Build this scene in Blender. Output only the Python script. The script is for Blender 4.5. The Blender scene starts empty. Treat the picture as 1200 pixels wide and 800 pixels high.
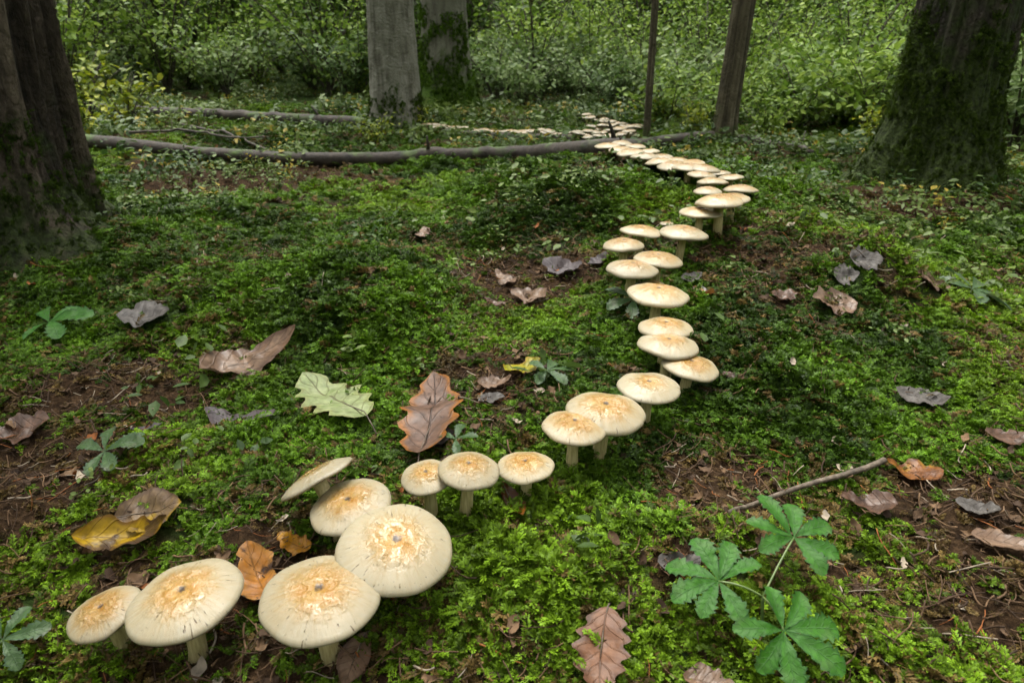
import bpy, math, random
import numpy as np
from mathutils import Vector, Matrix

R = math.radians
SC = bpy.context.scene
COL = SC.collection
rng = np.random.default_rng(7)
random.seed(7)

# ------------------------------------------------------------------ camera
CAM_H, PITCH, FPX = 0.53, R(24.0), 796.0          # FPX: focal length in pixels of the 1200-wide photograph
cam_d = bpy.data.cameras.new('camera')
cam = bpy.data.objects.new('camera', cam_d)
COL.objects.link(cam)
cam.location = (0, 0, CAM_H)
cam.rotation_euler = (R(90) - PITCH, 0, 0)
cam_d.sensor_width = 36.0
cam_d.lens = 36.0 * FPX / 1200.0
cam_d.clip_start = 0.02
cam_d.clip_end = 400
cam_d.dof.use_dof = True
cam_d.dof.focus_distance = 1.0
cam_d.dof.aperture_fstop = 9.0
SC.camera = cam

# ------------------------------------------------------------------ sky, sun, exposure
SUN_EL, SUN_AZ = R(70), R(-14)                     # azimuth from +Y towards +X
w = bpy.data.worlds.new('World')
SC.world = w
w.use_nodes = True
nt = w.node_tree
bg = nt.nodes['Background']
sky = nt.nodes.new('ShaderNodeTexSky')
sky.sky_type = 'NISHITA'
sky.sun_disc = False
sky.sun_elevation = SUN_EL
sky.sun_rotation = SUN_AZ
sky.dust_density = 6.0
sky.air_density = 1.0
hs = nt.nodes.new('ShaderNodeHueSaturation')       # overcast: the dome is nearly grey
hs.inputs['Saturation'].default_value = 0.06
nt.links.new(sky.outputs[0], hs.inputs['Color'])
nt.links.new(hs.outputs[0], bg.inputs[0])
bg.inputs[1].default_value = 0.15

sun_d = bpy.data.lights.new('sun', 'SUN')
sun_d.energy = 1.3
sun_d.angle = R(24)
sun_d.color = (1.0, 0.94, 0.82)
sun = bpy.data.objects.new('sun', sun_d)
COL.objects.link(sun)
sd = Vector((math.sin(SUN_AZ) * math.cos(SUN_EL), math.cos(SUN_AZ) * math.cos(SUN_EL), math.sin(SUN_EL)))
sun.rotation_euler = sd.to_track_quat('Z', 'Y').to_euler()
sun.location = (0, 0, 20)

vs = SC.view_settings
vs.view_transform = 'Standard'
vs.look = 'None'
vs.gamma = 1.0
vs.use_curve_mapping = False
vs.exposure = 1.52
SC.render.engine = 'CYCLES'
SC.cycles.use_denoising = True
SC.cycles.use_adaptive_sampling = True
SC.cycles.adaptive_threshold = 0.03
SC.cycles.use_light_tree = False
SC.cycles.max_bounces = 4
SC.cycles.diffuse_bounces = 2
SC.cycles.glossy_bounces = 2
SC.cycles.transmission_bounces = 3
SC.cycles.transparent_max_bounces = 4
SC.cycles.sample_clamp_indirect = 6.0

# ------------------------------------------------------------------ noise
def _hash(ix, iy, iz, seed):
    h = (ix.astype(np.int64) * 374761393 + iy.astype(np.int64) * 668265263 + iz.astype(np.int64) * 2147483647 + seed * 1274126177) & 0xFFFFFFFF
    h = ((h ^ (h >> 13)) * 1274126177) & 0xFFFFFFFF
    h = ((h ^ (h >> 15)) * 2246822519) & 0xFFFFFFFF
    return ((h ^ (h >> 16)) & 0xFFFFFF) / float(0xFFFFFF)

def vnoise(x, y, z=None, seed=0):
    x = np.asarray(x, float); y = np.asarray(y, float)
    z = np.zeros_like(x) if z is None else np.asarray(z, float)
    ix, iy, iz = np.floor(x), np.floor(y), np.floor(z)
    fx, fy, fz = x - ix, y - iy, z - iz
    fx = fx * fx * fx * (fx * (fx * 6 - 15) + 10)
    fy = fy * fy * fy * (fy * (fy * 6 - 15) + 10)
    fz = fz * fz * fz * (fz * (fz * 6 - 15) + 10)
    out = 0
    for dx in (0, 1):
        for dy in (0, 1):
            for dz in (0, 1):
                wgt = (fx if dx else 1 - fx) * (fy if dy else 1 - fy) * (fz if dz else 1 - fz)
                out = out + wgt * _hash(ix + dx, iy + dy, iz + dz, seed)
    return out

def fbm(x, y, z=None, oct=4, seed=0, gain=0.5):
    s, a, t = 0, 1.0, 0
    for o in range(oct):
        f = 2.03 ** o
        s = s + a * vnoise(x * f + 17.3 * o, y * f - 9.1 * o, None if z is None else z * f + 3.7 * o, seed + o)
        t += a
        a *= gain
    return s / t

def sstep(a, b, x):
    t = np.clip((x - a) / (b - a), 0, 1)
    return t * t * (3 - 2 * t)

# ------------------------------------------------------------------ picture rays and the terrain
SP, CP = math.sin(PITCH), math.cos(PITCH)
def ray(u, v):
    a, b = (u - 600) / FPX, (400 - v) / FPX
    return np.array([a, CP + b * SP, -SP + b * CP])
CAMP = np.array([0, 0, CAM_H])

BUMPS = []     # x, y, sx, sy, height
CORR = [np.zeros((0, 2)), np.zeros(0), np.zeros(0)]

def terrain(x, y):
    x = np.asarray(x, float); y = np.asarray(y, float)
    r = np.hypot(x, y)
    z = 0.10 * (fbm(x * 1.1 + 3, y * 1.1 + 8, oct=3, seed=3) - 0.5)
    z = z + 0.05 * (fbm(x * 5, y * 5, oct=2, seed=11) - 0.5)
    z = z + 0.022 * (fbm(x * 16, y * 16, oct=2, seed=21) - 0.5)
    for bx, by, sx, sy, h in BUMPS:
        z = z + h * np.exp(-((x - bx) / sx) ** 2 - ((y - by) / sy) ** 2)
    far = np.clip(r - 9, 0, None)
    z = z + 0.02 * far ** 1.7
    z = z + sstep(6, 14, r) * 0.6 * (fbm(x * 0.25, y * 0.25, oct=3, seed=5) - 0.5)
    P, c, s = CORR
    if len(c):
        num = np.zeros_like(z); den = np.full_like(z, 0.25)
        for i in range(len(c)):
            wg = np.exp(-((x - P[i, 0]) ** 2 + (y - P[i, 1]) ** 2) / (2 * s[i] ** 2))
            num += wg * c[i]; den += wg
        z = z + num / den
    return z

_ZS = np.geomspace(0.25, 80, 1600)
def at(u, v, lift=0.0):
    d = ray(u, v)
    def f(Z):
        p = CAMP + np.outer(np.atleast_1d(Z), d)
        return p[:, 2] - terrain(p[:, 0], p[:, 1]) - lift
    g = f(_ZS)
    k = int(np.argmax(g < 0))
    if g[k] >= 0:
        k = len(_ZS) - 1
    lo, hi = _ZS[max(k - 1, 0)], _ZS[k]
    for _ in range(3):
        t = np.linspace(lo, hi, 12); gg = f(t); j = int(np.argmax(gg < 0)); j = max(j, 1)
        lo, hi = t[j - 1], t[j]
    p = CAMP + 0.5 * (lo + hi) * d
    return p
def depth(p):
    return p[1] * CP + (CAM_H - p[2]) * SP
def tz(x, y):
    return float(terrain(np.array([x]), np.array([y]))[0])
def tnorm(x, y, e=0.02):
    return Vector((tz(x - e, y) - tz(x + e, y), tz(x, y - e) - tz(x, y + e), 2 * e)).normalized()

def addbump(u, v, sx, sy, h):
    p = at(u, v)
    BUMPS.append((p[0], p[1], sx, sy, h))

addbump(430, 345, 0.20, 0.22, 0.085)       # the bright green hump in the middle
addbump(250, 330, 0.22, 0.20, 0.040)
addbump(600, 335, 0.22, 0.20, -0.085)      # the leafy hollow
addbump(1010, 345, 0.13, 0.10, 0.045)
addbump(40, 300, 0.35, 0.25, 0.05)         # moss swelling at the left trunk
addbump(1100, 235, 0.45, 0.35, 0.06)       # and at the right one
addbump(950, 470, 0.30, 0.25, 0.02)
addbump(60, 640, 0.14, 0.12, 0.02)

# mushrooms: cap centre u, v, cap width in photo pixels, cap diameter in metres, tilt (about x, y degrees), cap mesh, label
MUSH = [
 (122, 717,  80, .066, (6, -9), 0, 'small cream mushroom half hidden behind a larger cap at the very end of the trail'),
 (217, 701, 128, .105, (2, -3), 1, 'large pale mushroom with a finely speckled tan centre beside the small end mushroom'),
 (375, 699, 139, .110, (0, 2), 2, 'big wet mushroom with a white glossy ring round its tan centre'),
 (464, 641, 134, .115, (9, 8), 3, 'largest mushroom, broad cap tilted towards its smaller neighbour, tan centre'),
 (410, 592,  97, .090, (4, -8), 4, 'medium cream mushroom between the tipped-over cap and the largest cap'),
 (371, 559,  90, .087, (-17, -30), 1, 'tipped-over cream mushroom seen almost side-on beside a medium cap'),
 (500, 558,  62, .061, (5, -5), 2, 'small cream mushroom tucked under the middle cap of a row of three'),
 (549, 550,  72, .070, (2, 3), 3, 'small mushroom in the middle of a row of three, dark specks on cap'),
 (616, 546,  66, .068, (0, -3), 0, 'small cream mushroom standing over a curled orange-brown leaf'),
 (673, 499,  77, .084, (0, 2), 4, 'cream mushroom on a tall straight stem in front of a cracked wide cap'),
 (709, 482,  92, .104, (2, 3), 5, 'wide pale mushroom with dark cracks running from its centre'),
 (760, 453,  73, .090, (2, 2), 5, 'cream mushroom with a split across its cap behind the cracked wide cap'),
 (809, 429,  66, .087, (2, 5), 3, 'cream mushroom with a bare slanting stem beside a stack of two caps'),
 (783, 404,  70, .095, (0, 2), 5, 'flat cream mushroom with a notched rim under another cap'),
 (780, 384,  63, .090, (0, 0), 1, 'flat cream mushroom close behind the notched cap, stem hidden'),
 (771, 345,  72, .110, (0, 2), 5, 'broad cream mushroom with a small pale button behind it'),
 (765, 333,  28, .047, (0, 0), 0, 'small pale button mushroom behind a broad cap'),
 (741, 315,  60, .100, (0, 2), 2, 'cream mushroom on a thick stem, cap overlapping the hollow-centred one'),
 (771, 304,  58, .100, (0, 3), 4, 'cream mushroom with a hollowed tan centre'),
 (731, 287,  48, .088, (0, -2), 3, 'cream mushroom at the outer edge of the bend, orange centre'),
 (752, 271,  50, .095, (-2, 5), 1, 'cream mushroom with an orange patch on the bend of the trail'),
 (801, 273,  56, .105, (0, 3), 2, 'domed cream mushroom on the inside of the bend in the trail'),
 (782, 262,  17, .036, (0, 0), 0, 'tiny white button mushroom between two caps on the bend'),
 (821, 249,  48, .095, (0, 0), 4, 'single cream mushroom past the bend on a short pale stem'),
]
ROWS = [  # the crowded stretch up to the log
 (843, 236, 60, .118), (857, 233, 46, .095), (829, 224, 36, .080), (868, 222, 44, .100), (835, 213, 38, .088), (856, 208, 32, .078),
 (822, 205, 36, .086), (842, 203, 30, .075), (826, 198, 38, .092), (806, 196, 40, .098), (789, 194, 40, .100), (812, 191, 30, .075),
 (773, 190, 36, .092), (795, 188, 30, .078), (756, 184, 38, .100), (776, 184, 28, .075), (739, 179, 35, .095), (760, 178, 28, .077),
 (727, 176, 30, .084), (745, 172, 26, .075), (712, 171, 32, .092), (729, 168, 26, .078),
]
caps = []
for (u, v, wpx, D, tilt, var, lab) in MUSH:
    Z = FPX * D / wpx
    caps.append((CAMP + Z * ray(u, v), D, tilt, var, lab, 'mushrooms of the winding trail'))
for k, (u, v, wpx, D) in enumerate(ROWS):
    D *= .93; wpx *= .93
    Z = FPX * D / wpx
    caps.append((CAMP + Z * ray(u, v), D, (random.uniform(-5, 5), random.uniform(-6, 6)), k % 6,
                 'cream mushroom in the crowded stretch of trail running up to the log', 'crowded mushrooms before the log'))
P = np.array([[c[0][0], c[0][1]] for c in caps])
want = np.array([c[0][2] - (0.035 + 0.36 * c[1] if i < len(MUSH) else .022 + .25 * c[1]) for i, c in enumerate(caps)])
S = np.array([0.06 + 0.055 * depth(c[0]) for c in caps])
acc = np.zeros(len(caps))
for it in range(6):
    CORR = [P, acc, S]
    acc = acc + np.clip(want - terrain(P[:, 0], P[:, 1]), -0.1, 0.1) * 0.9
CORR = [P, acc, S]
# far mushrooms beyond the log stand on the ground where the picture shows them
def lerp_path(pts, n):
    pts = np.array(pts, float); t = np.linspace(0, len(pts) - 1, n); i = np.minimum(t.astype(int), len(pts) - 2); f = (t - i)[:, None]
    return pts[i] * (1 - f) + pts[i + 1] * f
FAR = []
for (pts, n, D0, D1, jit) in (
        ([(700, 162), (722, 160), (748, 158)], 9, .055, .080, 2.0),
        ([(690, 158), (712, 155), (738, 153), (742, 149)], 16, .055, .08, 2.0),
        ([(742, 149), (722, 145), (700, 140), (684, 137)], 18, .055, .08, 1.6),
        ([(735, 153), (712, 149), (696, 150)], 8, .055, .075, 1.2),
        ([(503, 148), (530, 152), (565, 154), (610, 157), (650, 158), (690, 162)], 40, .060, .080, 1.3)):
    for (u, v) in lerp_path(pts, n):
        q = at(u + random.gauss(0, jit * 1.6), v + 6 + random.gauss(0, jit * 0.5))
        FAR.append((q, random.uniform(D0, D1)))

# ------------------------------------------------------------------ helpers: meshes and materials
def mesh(name, V, F, mat=None, smooth=True, uv=None, col=None):
    V = np.asarray(V, np.float32).reshape(-1, 3)
    m = bpy.data.meshes.new(name)
    if isinstance(F, np.ndarray):
        k = F.shape[1]
        m.vertices.add(len(V)); m.vertices.foreach_set('co', V.ravel())
        m.loops.add(F.size); m.loops.foreach_set('vertex_index', F.astype(np.int32).ravel())
        m.polygons.add(len(F))
        m.polygons.foreach_set('loop_start', np.arange(0, F.size, k, dtype=np.int32))
        m.polygons.foreach_set('loop_total', np.full(len(F), k, np.int32))
        m.update(calc_edges=True)
    else:
        m.from_pydata([tuple(map(float, p)) for p in V], [], [list(f) for f in F])
    if smooth:
        m.polygons.foreach_set('use_smooth', np.ones(len(m.polygons), bool))
    if uv is not None:
        l = m.uv_layers.new(name='UVMap')
        idx = np.zeros(len(m.loops), np.int32); m.loops.foreach_get('vertex_index', idx)
        l.data.foreach_set('uv', np.asarray(uv, np.float32)[idx].ravel())
    if col is not None:
        a = m.attributes.new('tint', 'FLOAT_COLOR', 'POINT')
        c = np.ones((len(V), 4), np.float32); c[:, :np.shape(col)[1]] = col
        a.data.foreach_set('color', c.ravel())
    if mat:
        m.materials.append(mat)
    m.validate()
    return m

def link(name, data, parent=None, loc=(0, 0, 0), rot=(0, 0, 0), scl=1.0):
    o = bpy.data.objects.new(name, data)
    COL.objects.link(o)
    o.parent = parent
    o.location = loc
    o.rotation_euler = rot
    o.scale = (scl,) * 3 if np.isscalar(scl) else scl
    return o

def tag(o, label=None, cat=None, group=None, kind=None):
    for k, val in (('label', label), ('category', cat), ('group', group), ('kind', kind)):
        if val:
            o[k] = val
    return o

def gridF(nu, nv, wrap=False):
    """faces of an (nu rows) x (nv columns) vertex grid"""
    i, j = np.meshgrid(np.arange(nu - 1), np.arange(nv if wrap else nv - 1), indexing='ij')
    j2 = (j + 1) % nv
    return np.stack([i * nv + j, i * nv + j2, (i + 1) * nv + j2, (i + 1) * nv + j], -1).reshape(-1, 4)

def tubeV(path, rad, n=8, disp=None):
    path = np.asarray(path, float); m = len(path)
    T = np.gradient(path, axis=0); T /= np.linalg.norm(T, axis=1)[:, None] + 1e-9
    ref = np.array([0, 0, 1.0]) if abs(T[:, 2]).mean() < 0.8 else np.array([1.0, 0, 0])
    N = np.cross(T, ref); N /= np.linalg.norm(N, axis=1)[:, None] + 1e-9
    B = np.cross(N, T)
    a = np.arange(n) / n * 2 * np.pi
    rad = np.broadcast_to(np.asarray(rad, float), (m,))
    rr = rad[:, None] * (1 + (0 if disp is None else disp))
    V = path[:, None] + rr[..., None] * (np.cos(a)[None, :, None] * N[:, None] + np.sin(a)[None, :, None] * B[:, None])
    return V.reshape(-1, 3)
def tube(path, rad, n=8, disp=None, cap=True):
    V = tubeV(path, rad, n, disp); m = len(path)
    F = gridF(m, n, True)
    if cap:   # close both ends with a centre point
        V = np.vstack([V, path[0], path[-1]])
        k = np.arange(n); k2 = (k + 1) % n
        c0, c1 = len(V) - 2, len(V) - 1
        F = np.vstack([F, np.stack([k2, k, np.full(n, c0), np.full(n, c0)], 1), np.stack([(m - 1) * n + k, (m - 1) * n + k2, np.full(n, c1), np.full(n, c1)], 1)])
        F = [tuple(dict.fromkeys(map(int, f))) for f in F]
    return V, F

class NT:
    """tiny node-tree builder"""
    def __init__(s, name):
        s.m = bpy.data.materials.new(name); s.m.use_nodes = True
        s.t = s.m.node_tree; s.b = s.t.nodes['Principled BSDF']; s.out = s.t.nodes['Material Output']
    def n(s, typ, ins=None, **kw):
        nd = s.t.nodes.new('ShaderNode' + typ)
        for k, v in kw.items():
            setattr(nd, k, v)
        for k, v in (ins or {}).items():
            s.set(nd.inputs[k], v)
        return nd
    def set(s, sock, v):
        if isinstance(v, bpy.types.NodeSocket):
            s.t.links.new(v, sock)
        elif isinstance(v, bpy.types.Node):
            s.t.links.new(v.outputs[0], sock)
        else:
            sock.default_value = (tuple(v) + (1,)) if isinstance(v, (tuple, list)) and len(v) == 3 and sock.type == 'RGBA' else v
    def math(s, op, a, b=0.0, c=None, clamp=False):
        nd = s.n('Math', {0: a, 1: b}, operation=op, use_clamp=clamp)
        if c is not None:
            s.set(nd.inputs[2], c)
        return nd.outputs[0]
    def mix(s, f, a, b, blend='MIX'):
        nd = s.n('Mix', data_type='RGBA', blend_type=blend)
        s.set(nd.inputs[0], f); s.set(nd.inputs[6], a); s.set(nd.inputs[7], b)
        return nd.outputs[2]
    def ramp(s, f, stops):
        nd = s.n('ValToRGB', {0: f})
        e = nd.color_ramp.elements
        while len(e) < len(stops):
            e.new(0.5)
        for q, (p, c) in zip(e, stops):
            q.position = p; q.color = (tuple(c) + (1,)) if not np.isscalar(c) else (c, c, c, 1)
        return nd.outputs[0]
    def noise(s, vec, scale, detail=4, rough=0.55, dist=0.0):
        return s.n('TexNoise', {'Vector': vec, 'Scale': scale, 'Detail': detail, 'Roughness': rough, 'Distortion': dist}).outputs[0]
    def step(s, x, a, b):
        nd = s.n('MapRange', {0: x, 1: a, 2: b, 3: 0.0, 4: 1.0}, interpolation_type='SMOOTHSTEP')
        return nd.outputs[0]
    def bump(s, h, strength=0.5, dist=0.01):
        b = s.n('Bump', {'Height': h, 'Strength': strength, 'Distance': dist})
        s.set(s.b.inputs['Normal'], b.outputs[0])
        return b
    def p(s, **kw):
        for k, v in kw.items():
            s.set(s.b.inputs[k.replace('_', ' ')], v)
    def translucent(s, color, f):
        tr = s.n('BsdfTranslucent', {'Color': color})
        mx = s.n('MixShader', {0: f, 1: s.b.outputs[0], 2: tr.outputs[0]})
        s.t.links.new(mx.outputs[0], s.out.inputs[0])

def mat_ground():
    k = NT('forest_soil')
    pos = k.n('NewGeometry').outputs['Position']
    a = k.n('Attribute', attribute_name='tint').outputs['Color']
    n1 = k.noise(pos, 95, 6, 0.7); n2 = k.noise(pos, 14, 4)
    soil = k.ramp(n1, [(0.25, (.008, .005, .003)), (0.5, (.040, .023, .011)), (0.75, (.12, .072, .036))])
    green = k.ramp(n1, [(0.25, (.010, .016, .004)), (0.6, (.030, .055, .010)), (0.85, (.07, .11, .02))])
    s = k.n('SeparateColor', {0: a}).outputs[0]
    f = k.step(k.math('ADD', s, k.math('MULTIPLY', k.math('SUBTRACT', n2, 0.5), 0.8)), 0.3, 0.6)
    k.p(Base_Color=k.mix(f, soil, green), Roughness=0.9)
    k.b.inputs['Specular IOR Level'].default_value = 0.08
    k.bump(n1, 0.9, 0.02)
    return k.m

def mat_moss():
    k = NT('moss')
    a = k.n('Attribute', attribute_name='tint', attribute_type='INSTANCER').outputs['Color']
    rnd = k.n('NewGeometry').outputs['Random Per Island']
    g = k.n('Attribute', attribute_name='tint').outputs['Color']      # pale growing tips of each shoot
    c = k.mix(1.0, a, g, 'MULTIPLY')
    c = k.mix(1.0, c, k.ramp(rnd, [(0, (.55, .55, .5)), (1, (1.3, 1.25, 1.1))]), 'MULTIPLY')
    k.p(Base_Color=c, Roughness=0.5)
    k.b.inputs['Specular IOR Level'].default_value = 0.15
    k.translucent(c, 0.30)
    return k.m

def mat_instanced(name, rough=0.6, tr=0.0):
    k = NT(name)
    a = k.n('Attribute', attribute_name='tint', attribute_type='INSTANCER').outputs['Color']
    g = k.n('NewGeometry')
    n = k.noise(g.outputs['Position'], 90, 3)
    c = k.mix(1.0, a, k.ramp(n, [(0.25, (.5, .5, .5)), (0.75, (1.4, 1.35, 1.25))]), 'MULTIPLY')
    k.p(Base_Color=c, Roughness=rough + .1)
    k.b.inputs['Specular IOR Level'].default_value = 0.25
    if tr:
        k.translucent(c, tr)
    return k.m

def mat_bush(name, dark, light, hi):
    k = NT(name)
    r = k.n('NewGeometry').outputs['Random Per Island']
    o = k.n('ObjectInfo').outputs['Random']
    c = k.ramp(r, [(0, dark), (0.55, light), (1, hi)])
    c = k.mix(1.0, c, k.ramp(o, [(0, (.75, .8, .7)), (1, (1.2, 1.15, 1.0))]), 'MULTIPLY')
    k.p(Base_Color=c, Roughness=0.5)
    k.b.inputs['Specular IOR Level'].default_value = 0.18
    k.translucent(c, 0.35)
    return k.m

def mat_cap():
    k = NT('mushroom_cap')
    tc = k.n('TexCoord').outputs['Object']
    rnd = k.n('ObjectInfo').outputs['Random']
    sp = k.n('SeparateXYZ', {0: tc})
    x, y = sp.outputs[0], sp.outputs[1]
    r = k.math('SQRT', k.math('ADD', k.math('MULTIPLY', x, x), k.math('MULTIPLY', y, y)))
    ri = k.math('DIVIDE', 1.0, k.math('MAXIMUM', r, 0.02))
    off = k.math('MULTIPLY', rnd, 37.0)
    pol = k.n('CombineXYZ', {0: k.math('MULTIPLY_ADD', k.math('MULTIPLY', x, ri), 4.0, off), 1: k.math('MULTIPLY', k.math('MULTIPLY', y, ri), 4.0), 2: k.math('MULTIPLY', r, 0.9)}).outputs[0]
    flat = k.n('CombineXYZ', {0: k.math('ADD', x, off), 1: y, 2: 0.0}).outputs[0]
    streak = k.noise(pol, 3.2, 5, 0.65)                     # radial fibres
    blot = k.noise(flat, 3.0, 5, 0.6)
    fine = k.noise(flat, 16.0, 4, 0.6)
    rr = k.math('ADD', k.math('ADD', r, k.math('MULTIPLY_ADD', rnd, 0.26, -0.17)), k.math('MULTIPLY', k.math('SUBTRACT', blot, 0.5), 0.45))
    rr = k.math('ADD', rr, k.math('MULTIPLY', k.math('SUBTRACT', streak, 0.5), 0.42))
    ivory = k.ramp(streak, [(0.3, (.46, .38, .24)), (0.5, (.60, .52, .36)), (0.75, (.70, .62, .46))])
    base = k.ramp(rr, [(0.0, (.50, .25, .07)), (0.13, (.64, .34, .09)), (0.36, (.74, .46, .16)), (0.55, (.74, .54, .26)), (0.76, (.72, .61, .40)), (1.0, (.60, .54, .38))])
    c = k.mix(0.45, base, ivory)
    c = k.mix(k.math('MULTIPLY', k.math('SUBTRACT', 1.0, k.step(rr, 0.16, 0.70)), 0.80), c, k.mix(k.step(blot, .3, .7), (.66, .33, .075), (.84, .56, .21)))
    eye = k.math('SUBTRACT', 1.0, k.step(k.math('ADD', r, k.math('MULTIPLY', k.math('SUBTRACT', fine, 0.5), 0.22)), 0.03, 0.12))
    c = k.mix(k.math('MULTIPLY', eye, 0.95), c, (.030, .014, .006))
    crack = k.math('MULTIPLY', k.step(k.noise(pol, 5.2, 2, 0.5), 0.66, 0.70), k.step(r, 0.06, 0.2))
    crack = k.math('MULTIPLY', crack, k.step(blot, 0.46, 0.58))
    c = k.mix(k.math('MULTIPLY', crack, 0.8), c, (.14, .08, .035))
    speck = k.math('MULTIPLY', k.step(k.noise(flat, 26.0, 1, 0.3), 0.76, 0.80), 0.8)
    c = k.mix(speck, c, (.06, .035, .02))
    ring = k.math('MULTIPLY', k.step(r, 0.0, 0.2), k.math('SUBTRACT', 1.0, k.step(k.math('ADD', r, k.math('MULTIPLY', blot, 0.35)), 0.62, 0.95)))
    wr = k.n('TexVoronoi', {'Vector': k.n('VectorMath', {0: flat, 1: k.n('CombineXYZ', {0: blot, 1: k.math('MULTIPLY', fine, 0.25), 2: 0.0}).outputs[0]}, operation='ADD').outputs[0], 'Scale': 6.0, 'Smoothness': 1.0}, feature='SMOOTH_F1').outputs[0]
    h = k.math('MULTIPLY', k.math('MULTIPLY', wr, ring), 0.8)
    h = k.math('ADD', h, k.math('MULTIPLY', k.math('MULTIPLY', streak, 0.2), k.step(r, 0.35, 0.8)))
    h = k.math('ADD', h, k.math('MULTIPLY', fine, 0.05))
    h = k.math('SUBTRACT', h, k.math('MULTIPLY', crack, 0.35))
    c = k.n('HueSaturation', {'Saturation': 1.16, 'Value': k.math('MULTIPLY_ADD', k.math('FRACT', k.math('MULTIPLY', rnd, 7.3)), 0.10, 0.40), 'Color': c}).outputs[0]
    k.p(Base_Color=c, Roughness=k.math('MULTIPLY_ADD', ring, -0.15, 0.5))
    k.b.inputs['Coat Weight'].default_value = 0.0
    k.set(k.b.inputs['Coat Weight'], k.math('MULTIPLY_ADD', ring, 0.85, 0.15))
    k.b.inputs['Coat Roughness'].default_value = 0.07
    k.b.inputs['Coat IOR'].default_value = 1.5
    k.b.inputs['Subsurface Weight'].default_value = 0.18
    k.b.inputs['Subsurface Radius'].default_value = (0.010, 0.006, 0.003)
    k.b.inputs['Subsurface Scale'].default_value = 0.6
    k.bump(h, 1.0, 0.0032)
    b = k.n('Bump', {'Height': h, 'Strength': 1.0, 'Distance': 0.0095})
    k.set(k.b.inputs['Coat Normal'], b.outputs[0])
    return k.m

def mat_simple(name, stops, scale=40, rough=0.6, bump=0.3, stretch=(1, 1, 1), dist=0.003):
    k = NT(name)
    tc = k.n('TexCoord').outputs['Object']
    mp = k.n('Mapping', {'Vector': tc, 'Scale': stretch}).outputs[0]
    n = k.noise(mp, scale, 5, 0.6)
    k.p(Base_Color=k.ramp(n, stops), Roughness=rough)
    k.bump(n, bump, dist)
    return k.m

def mat_stem():
    k = NT('mushroom_stem')
    tc = k.n('TexCoord').outputs['Object']
    n = k.noise(k.n('Mapping', {'Vector': tc, 'Scale': (1, 1, 0.12)}).outputs[0], 420, 4)
    n2 = k.noise(tc, 55, 4)
    z = k.n('SeparateXYZ', {0: tc}).outputs[2]
    c = k.ramp(n, [(0.3, (.32, .26, .10)), (0.65, (.55, .47, .24))])
    dirt = k.math('MULTIPLY', k.math('SUBTRACT', 1.0, k.step(k.math('ADD', z, k.math('MULTIPLY', n2, 0.03)), 0.010, 0.055)), 0.65)
    c = k.mix(dirt, c, (.16, .13, .05))           # soil and moss stain at the foot
    k.p(Base_Color=c, Roughness=0.6)
    k.b.inputs['Subsurface Weight'].default_value = 0.1
    k.b.inputs['Subsurface Radius'].default_value = (0.006, 0.004, 0.002)
    k.bump(n, 0.4, 0.002)
    return k.m

def mat_bark(name, deep, mid, high, moss_h=0.5, moss_amt=0.5, scale=26, stretch=0.25, mossc=((.014, .026, .004), (.06, .10, .012))):
    k = NT(name)
    tc = k.n('TexCoord').outputs['Object']
    mp = k.n('Mapping', {'Vector': tc, 'Scale': (1, 1, stretch)}).outputs[0]
    n = k.noise(mp, scale, 6, 0.65)
    n2 = k.noise(tc, 9, 4)
    n3 = k.noise(tc, 70, 4)
    tint = k.n('SeparateColor', {0: k.n('Attribute', attribute_name='tint').outputs['Color']}).outputs[0]   # how far the bark stands proud
    f = k.math('ADD', k.math('MULTIPLY', n, 0.55), k.math('MULTIPLY', tint, 0.45))
    c = k.ramp(f, [(0.25, deep), (0.5, mid), (0.75, high)])
    z = k.n('SeparateXYZ', {0: tc}).outputs[2]
    mz = k.math('SUBTRACT', 1.0, k.step(z, 0.0, moss_h))
    mf = k.step(k.math('ADD', k.math('MULTIPLY', mz, moss_amt), k.math('SUBTRACT', n2, 0.5)), 0.18, 0.45)
    c = k.mix(mf, c, k.ramp(n3, [(0.3, mossc[0]), (0.7, mossc[1])]))
    k.p(Base_Color=c, Roughness=0.85)
    k.b.inputs['Specular IOR Level'].default_value = 0.25
    k.bump(k.math('ADD', n, k.math('MULTIPLY', n3, 0.5)), 1.0, 0.02)
    return k.m

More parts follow.
